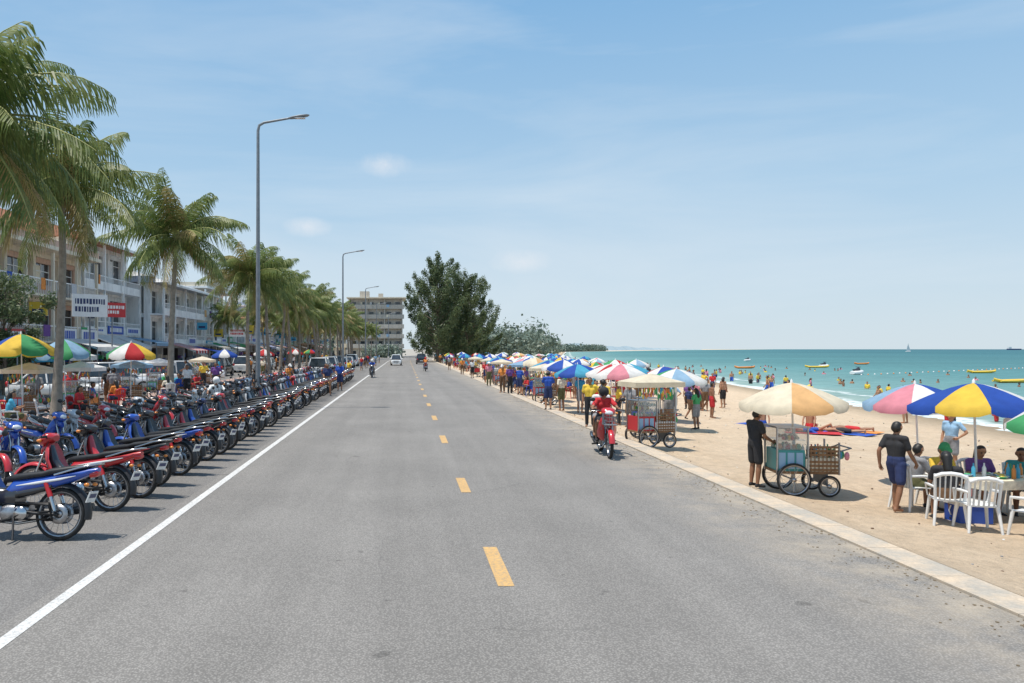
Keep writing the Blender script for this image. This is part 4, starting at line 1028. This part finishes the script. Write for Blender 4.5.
# ------------------------------------------------------------------ cars
def car_mesh(col, suv=True):
    b = B(); P = PAINT[col]; h = 1.0 if suv else .88; rf = 1.68 if suv else 1.42
    body = [(-2.2,.72),(-2.15,.8),(-1.9,.86),(-1.,.87),(.6,.87),(1.2,.86),(1.9,.82),(2.15,.75),(2.2,.65)]
    S = []
    for x, hw in body:
        top = (h if x < 1.2 else h-.12) if abs(x) < 2.1 else h-.2
        bot = .24; S.append(sec(x, (top+bot)/2, hw, (top-bot)/2, 16, .45))
    b.loft(S, P)
    x0, x1, r0, r1 = (-2.05, 1.05, -1.8, .35) if suv else (-1.7, 1.05, -1.1, .3)
    vs = [(x0,-.8,h-.03),(x1,-.8,h-.03),(x1,.8,h-.03),(x0,.8,h-.03),(r0,-.62,rf-.04),(r1,-.62,rf-.04),(r1,.62,rf-.04),(r0,.62,rf-.04)]
    b.add(vs, [(0,1,5,4),(1,2,6,5),(2,3,7,6),(3,0,4,7)], glassd)
    b.loft([sec(r0-.05,rf-.02,.5,.03,12,.4), sec(r0+.1,rf,.64,.05,12,.4), sec(r1-.1,rf,.64,.05,12,.4), sec(r1+.08,rf-.03,.55,.03,12,.4)], P)
    for s in (-1, 1):
        for a, c in (((x0,s*.8,h-.03),(r0,s*.63,rf-.03)),((x1,s*.8,h-.03),(r1,s*.63,rf-.03)),((-.35,s*.815,h-.03),(-.45,s*.635,rf-.03))): b.tube([a, c], .045, P, 6)
        b.ell((.85,s*.95,h+.05), (.08,.1,.07), P, 8, 5)
        for x in (-1.35, 1.38):
            b.lathe((x, s*.78, .34), [(0,s*.08),(.2,s*.09),(.23,s*.06),(.24,s*.11),(.33,s*.11),(.34,0),(.33,-s*.12)], rubber, 'Y', 20)
            b.lathe((x, s*.885, .34), [(0,s*.012),(.05,s*.015),(.22,s*.0)], alum, 'Y', 10)
        b.ell((2.02,s*.6,.74), (.14,.17,.09), headl, 8, 5); b.ell((-2.13,s*.68,.82), (.08,.12,.14), redlens, 8, 5)
        b.box(-1.1,-.9,s*.872-.006,s*.872+.006,.8,.83,chrome)
    b.box(2.12,2.2,-.4,.4,.5,.64,blackpl); b.cbox((2.215,0,.42),(.01,.5,.12),plate); b.cbox((-2.215,0,.6),(.01,.5,.12),plate)
    return b.mesh("parked_car")
CARS = [car_mesh('silver'), car_mesh('white'), car_mesh('white', False), car_mesh('silver', False), car_mesh('black')]
for x, y, k, a in ((-17.2,44.5,0,15),(-17.5,50,1,10),(-14.9,50.,0,8),(-17.,60,2,12),(-18,72,4,90),(-18,83,1,90),(-17.5,94,3,90),(-17.8,38,2,15),(-8.,70,1,90),(-8.,79,0,90),(-8.,86,4,90),(-8,93,2,90),(-8,103,3,90),(-8,112,1,90)):
    place(CARS[k], "parked_car", (x, y, 0), math.radians(a), 1.05)
place(CARS[1], "car", (-1.4, 118, 0), -pi/2); place(CARS[3], "car", (-1.8, 140, 0), -pi/2); place(CARS[4], "car", (2.8, 128, 0), pi/2); place(CARS[1], "car", (3.2, 150, 0), pi/2)

# ------------------------------------------------------------------ left pavement life
def putl(me, name, x, y, rz, s=1., z=.12): return place(me, name, (x, y, z), rz, s)
for x, y, c in ((-11.9,30.2,9),(-12.4,30.9,8),(-10.6,36,0),(-12.9,28.5,1),(-12.,44,3),(-13,26,9),(-10.5,41,10)):
    putl(CROWD[c], "pedestrian", x, y, R.uniform(0, 6.28), 1.02)
for x, y, c in ((-4.3,41,12),(-4.6,43,8),(-4.05,46,2)): putl(CROWD[c], "pedestrian", x, y, 3+R.random(), 1.05, 0)
for _ in range(34):
    y = R.uniform(48, 140); x = R.uniform(-21, -9.6); putl(R.choice(CROWD), "pedestrian", x, y, R.uniform(0, 6.28), R.uniform(.93, 1.05), .12 if x > -14.5 else 0)
for _ in range(9):
    y = R.uniform(62, 140); putl(R.choice(CROWD), "pedestrian", R.uniform(-6, -4.6), y, R.uniform(0, 6), 1., .0)
for x, y, k in ((-12.7,25.,1),(-12.1,27.6,3),(-11.8,32,2),(-12.3,37,3),(-12.6,46,1)): putl(CT[k], "food_cart", x, y, R.uniform(-.3,.3), .92)
for i in range(13):
    x = R.uniform(-14, -11.); y = R.uniform(21, 40); c = R.choice([CHR, CHR, CHB, CH]); rz = R.uniform(0, 6.28); putl(c, "plastic_chair", x, y, rz)
    if R.random() < .5: putl(R.choice(SITTERS), "seated_diner", x, y, rz, .97, .1)
for x, y, k in ((-13,23.3,0),(-12.9,29.4,0),(-12.6,34,1),(-13,40,2)): putl(TB[k], "food_table", x, y, R.uniform(0, 3))
for i in range(4): umb(R.choice([4,5,8,9,10,2]), R.uniform(-14, -12.8), 54+i*17, 2.6, 1.0, .12)
g_ = pmesh(gRideH, 1, 'white', 'black', hat='white')
place(MOT[7], "ridden_motorcycle", (-6.6, 25.6, 0), -1.2, 1.1); place(g_, "motorcycle_rider", (-6.6+.13, 25.6-.33, -.03), -1.2-pi/2, .97)
for x, y, c, rz in ((-7.0,34.5,8,1),(-6.9,44,5,4)): putl(CROWD[c], "pedestrian", x, y, rz, 1., 0)

b = B(); r = random.Random(9)
for _ in range(500):
    y = r.uniform(7, 40); x = r.uniform(6.8, 22); s = r.uniform(.012, .035); b.ell((x, y, sandz(x, y)+.01), (s, s, s*.5), PLAST[r.choice(['brown','brown','white','olive','grey'])], 5, 3)
b.obj("beach_debris")
b = B()
for _ in range(700):
    y = r.uniform(4, 40); x = KERB_IN - abs(r.gauss(0, .35)); s = r.uniform(.008, .02); b.ell((x, y, .004), (s, s, s*.4), sandm, 5, 3)
b.obj("loose_grit")

# ------------------------------------------------------------------ light & sky
SD = V((-.26, -.1, .95)).normalized()
el = math.asin(SD.z); az = math.atan2(SD.x, SD.y)
sun = bpy.data.lights.new("sun", 'SUN'); sun.energy = 4.9; sun.angle = math.radians(.5); sun.color = (1, .94, .85)
so = bpy.data.objects.new("sun", sun); scene.collection.objects.link(so); so.rotation_euler = (-SD).to_track_quat('-Z', 'Y').to_euler()
w = bpy.data.worlds.new("World"); scene.world = w; w.use_nodes = True; nt = w.node_tree; bg = nt.nodes["Background"]
sky = nt.nodes.new("ShaderNodeTexSky"); sky.sky_type = 'NISHITA'; sky.sun_disc = False; sky.sun_elevation = el; sky.sun_rotation = az
sky.air_density = 1.1; sky.dust_density = 1.; sky.ozone_density = 1.6; sky.altitude = 0
tc = nt.nodes.new("ShaderNodeTexCoord"); mp = nt.nodes.new("ShaderNodeMapping"); mp.inputs['Scale'].default_value = (1., 1., 5.); mp.inputs['Rotation'].default_value = (.15, .25, 0)
gen = tc.outputs['Generated']; nt.links.new(gen, mp.inputs[0])
n1 = noise_tex(nt, mp.outputs[0], 1.6, 7, .55); n1.node.inputs['Distortion'].default_value = .6
cl = ramp(nt, n1, [(.43, 0.), (.8, .5)])
sx = nt.nodes.new("ShaderNodeSeparateXYZ"); nt.links.new(gen, sx.inputs[0])
grad = ramp(nt, sx.outputs[2], [(0., (.69, .80, .87)), (.07, (.61, .755, .87)), (.2, (.44, .65, .85)), (.42, (.25, .49, .78)), (1., (.11, .28, .58))])
g10 = mixc(nt, 1., grad, (10, 10, 10), 'MULTIPLY')
c = mixc(nt, .9, sky.outputs[0], g10); c = mixc(nt, cl, c, (7.7, 8.4, 9.))
pn = noise_tex(nt, gen, 26, 6, .65)
for d0, s0 in (((-.027, 1, .249), 1.), ((.155, 1, .118), 1.), ((-.131, 1, .165), .8)):
    d0 = V(d0).normalized(); vm = nt.nodes.new("ShaderNodeVectorMath"); vm.operation = 'SUBTRACT'; nt.links.new(gen, vm.inputs[0]); vm.inputs[1].default_value = d0
    v2 = nt.nodes.new("ShaderNodeVectorMath"); v2.operation = 'MULTIPLY'; nt.links.new(vm.outputs[0], v2.inputs[0]); v2.inputs[1].default_value = (1, 1, 2.4)
    ln = nt.nodes.new("ShaderNodeVectorMath"); ln.operation = 'LENGTH'; nt.links.new(v2.outputs[0], ln.inputs[0])
    fall = ramp(nt, ln.outputs['Value'], [(0, 1.), (.055*s0, 0.)])
    mk = ramp(nt, mathn(nt, 'MULTIPLY', fall, pn), [(.12, 0.), (.55, .5)])
    c = mixc(nt, mk, c, (9., 9., 9.2))
nt.links.new(c, bg.inputs[0]); bg.inputs[1].default_value = .1

# ------------------------------------------------------------------ camera
cam = bpy.data.cameras.new("camera"); co_ = bpy.data.objects.new("camera", cam); scene.collection.objects.link(co_)
co_.location = (0, 0, 2.6); co_.rotation_euler = (pi/2, 0, 0); cam.sensor_width = 36; cam.lens = 26.0
cam.shift_x = 107/1024; cam.shift_y = 7.5/1024; cam.clip_end = 20000; cam.clip_start = .1
scene.camera = co_
scene.view_settings.view_transform = 'Standard'; scene.view_settings.look = 'None'; scene.view_settings.exposure = 0
print("objects", len(scene.objects))
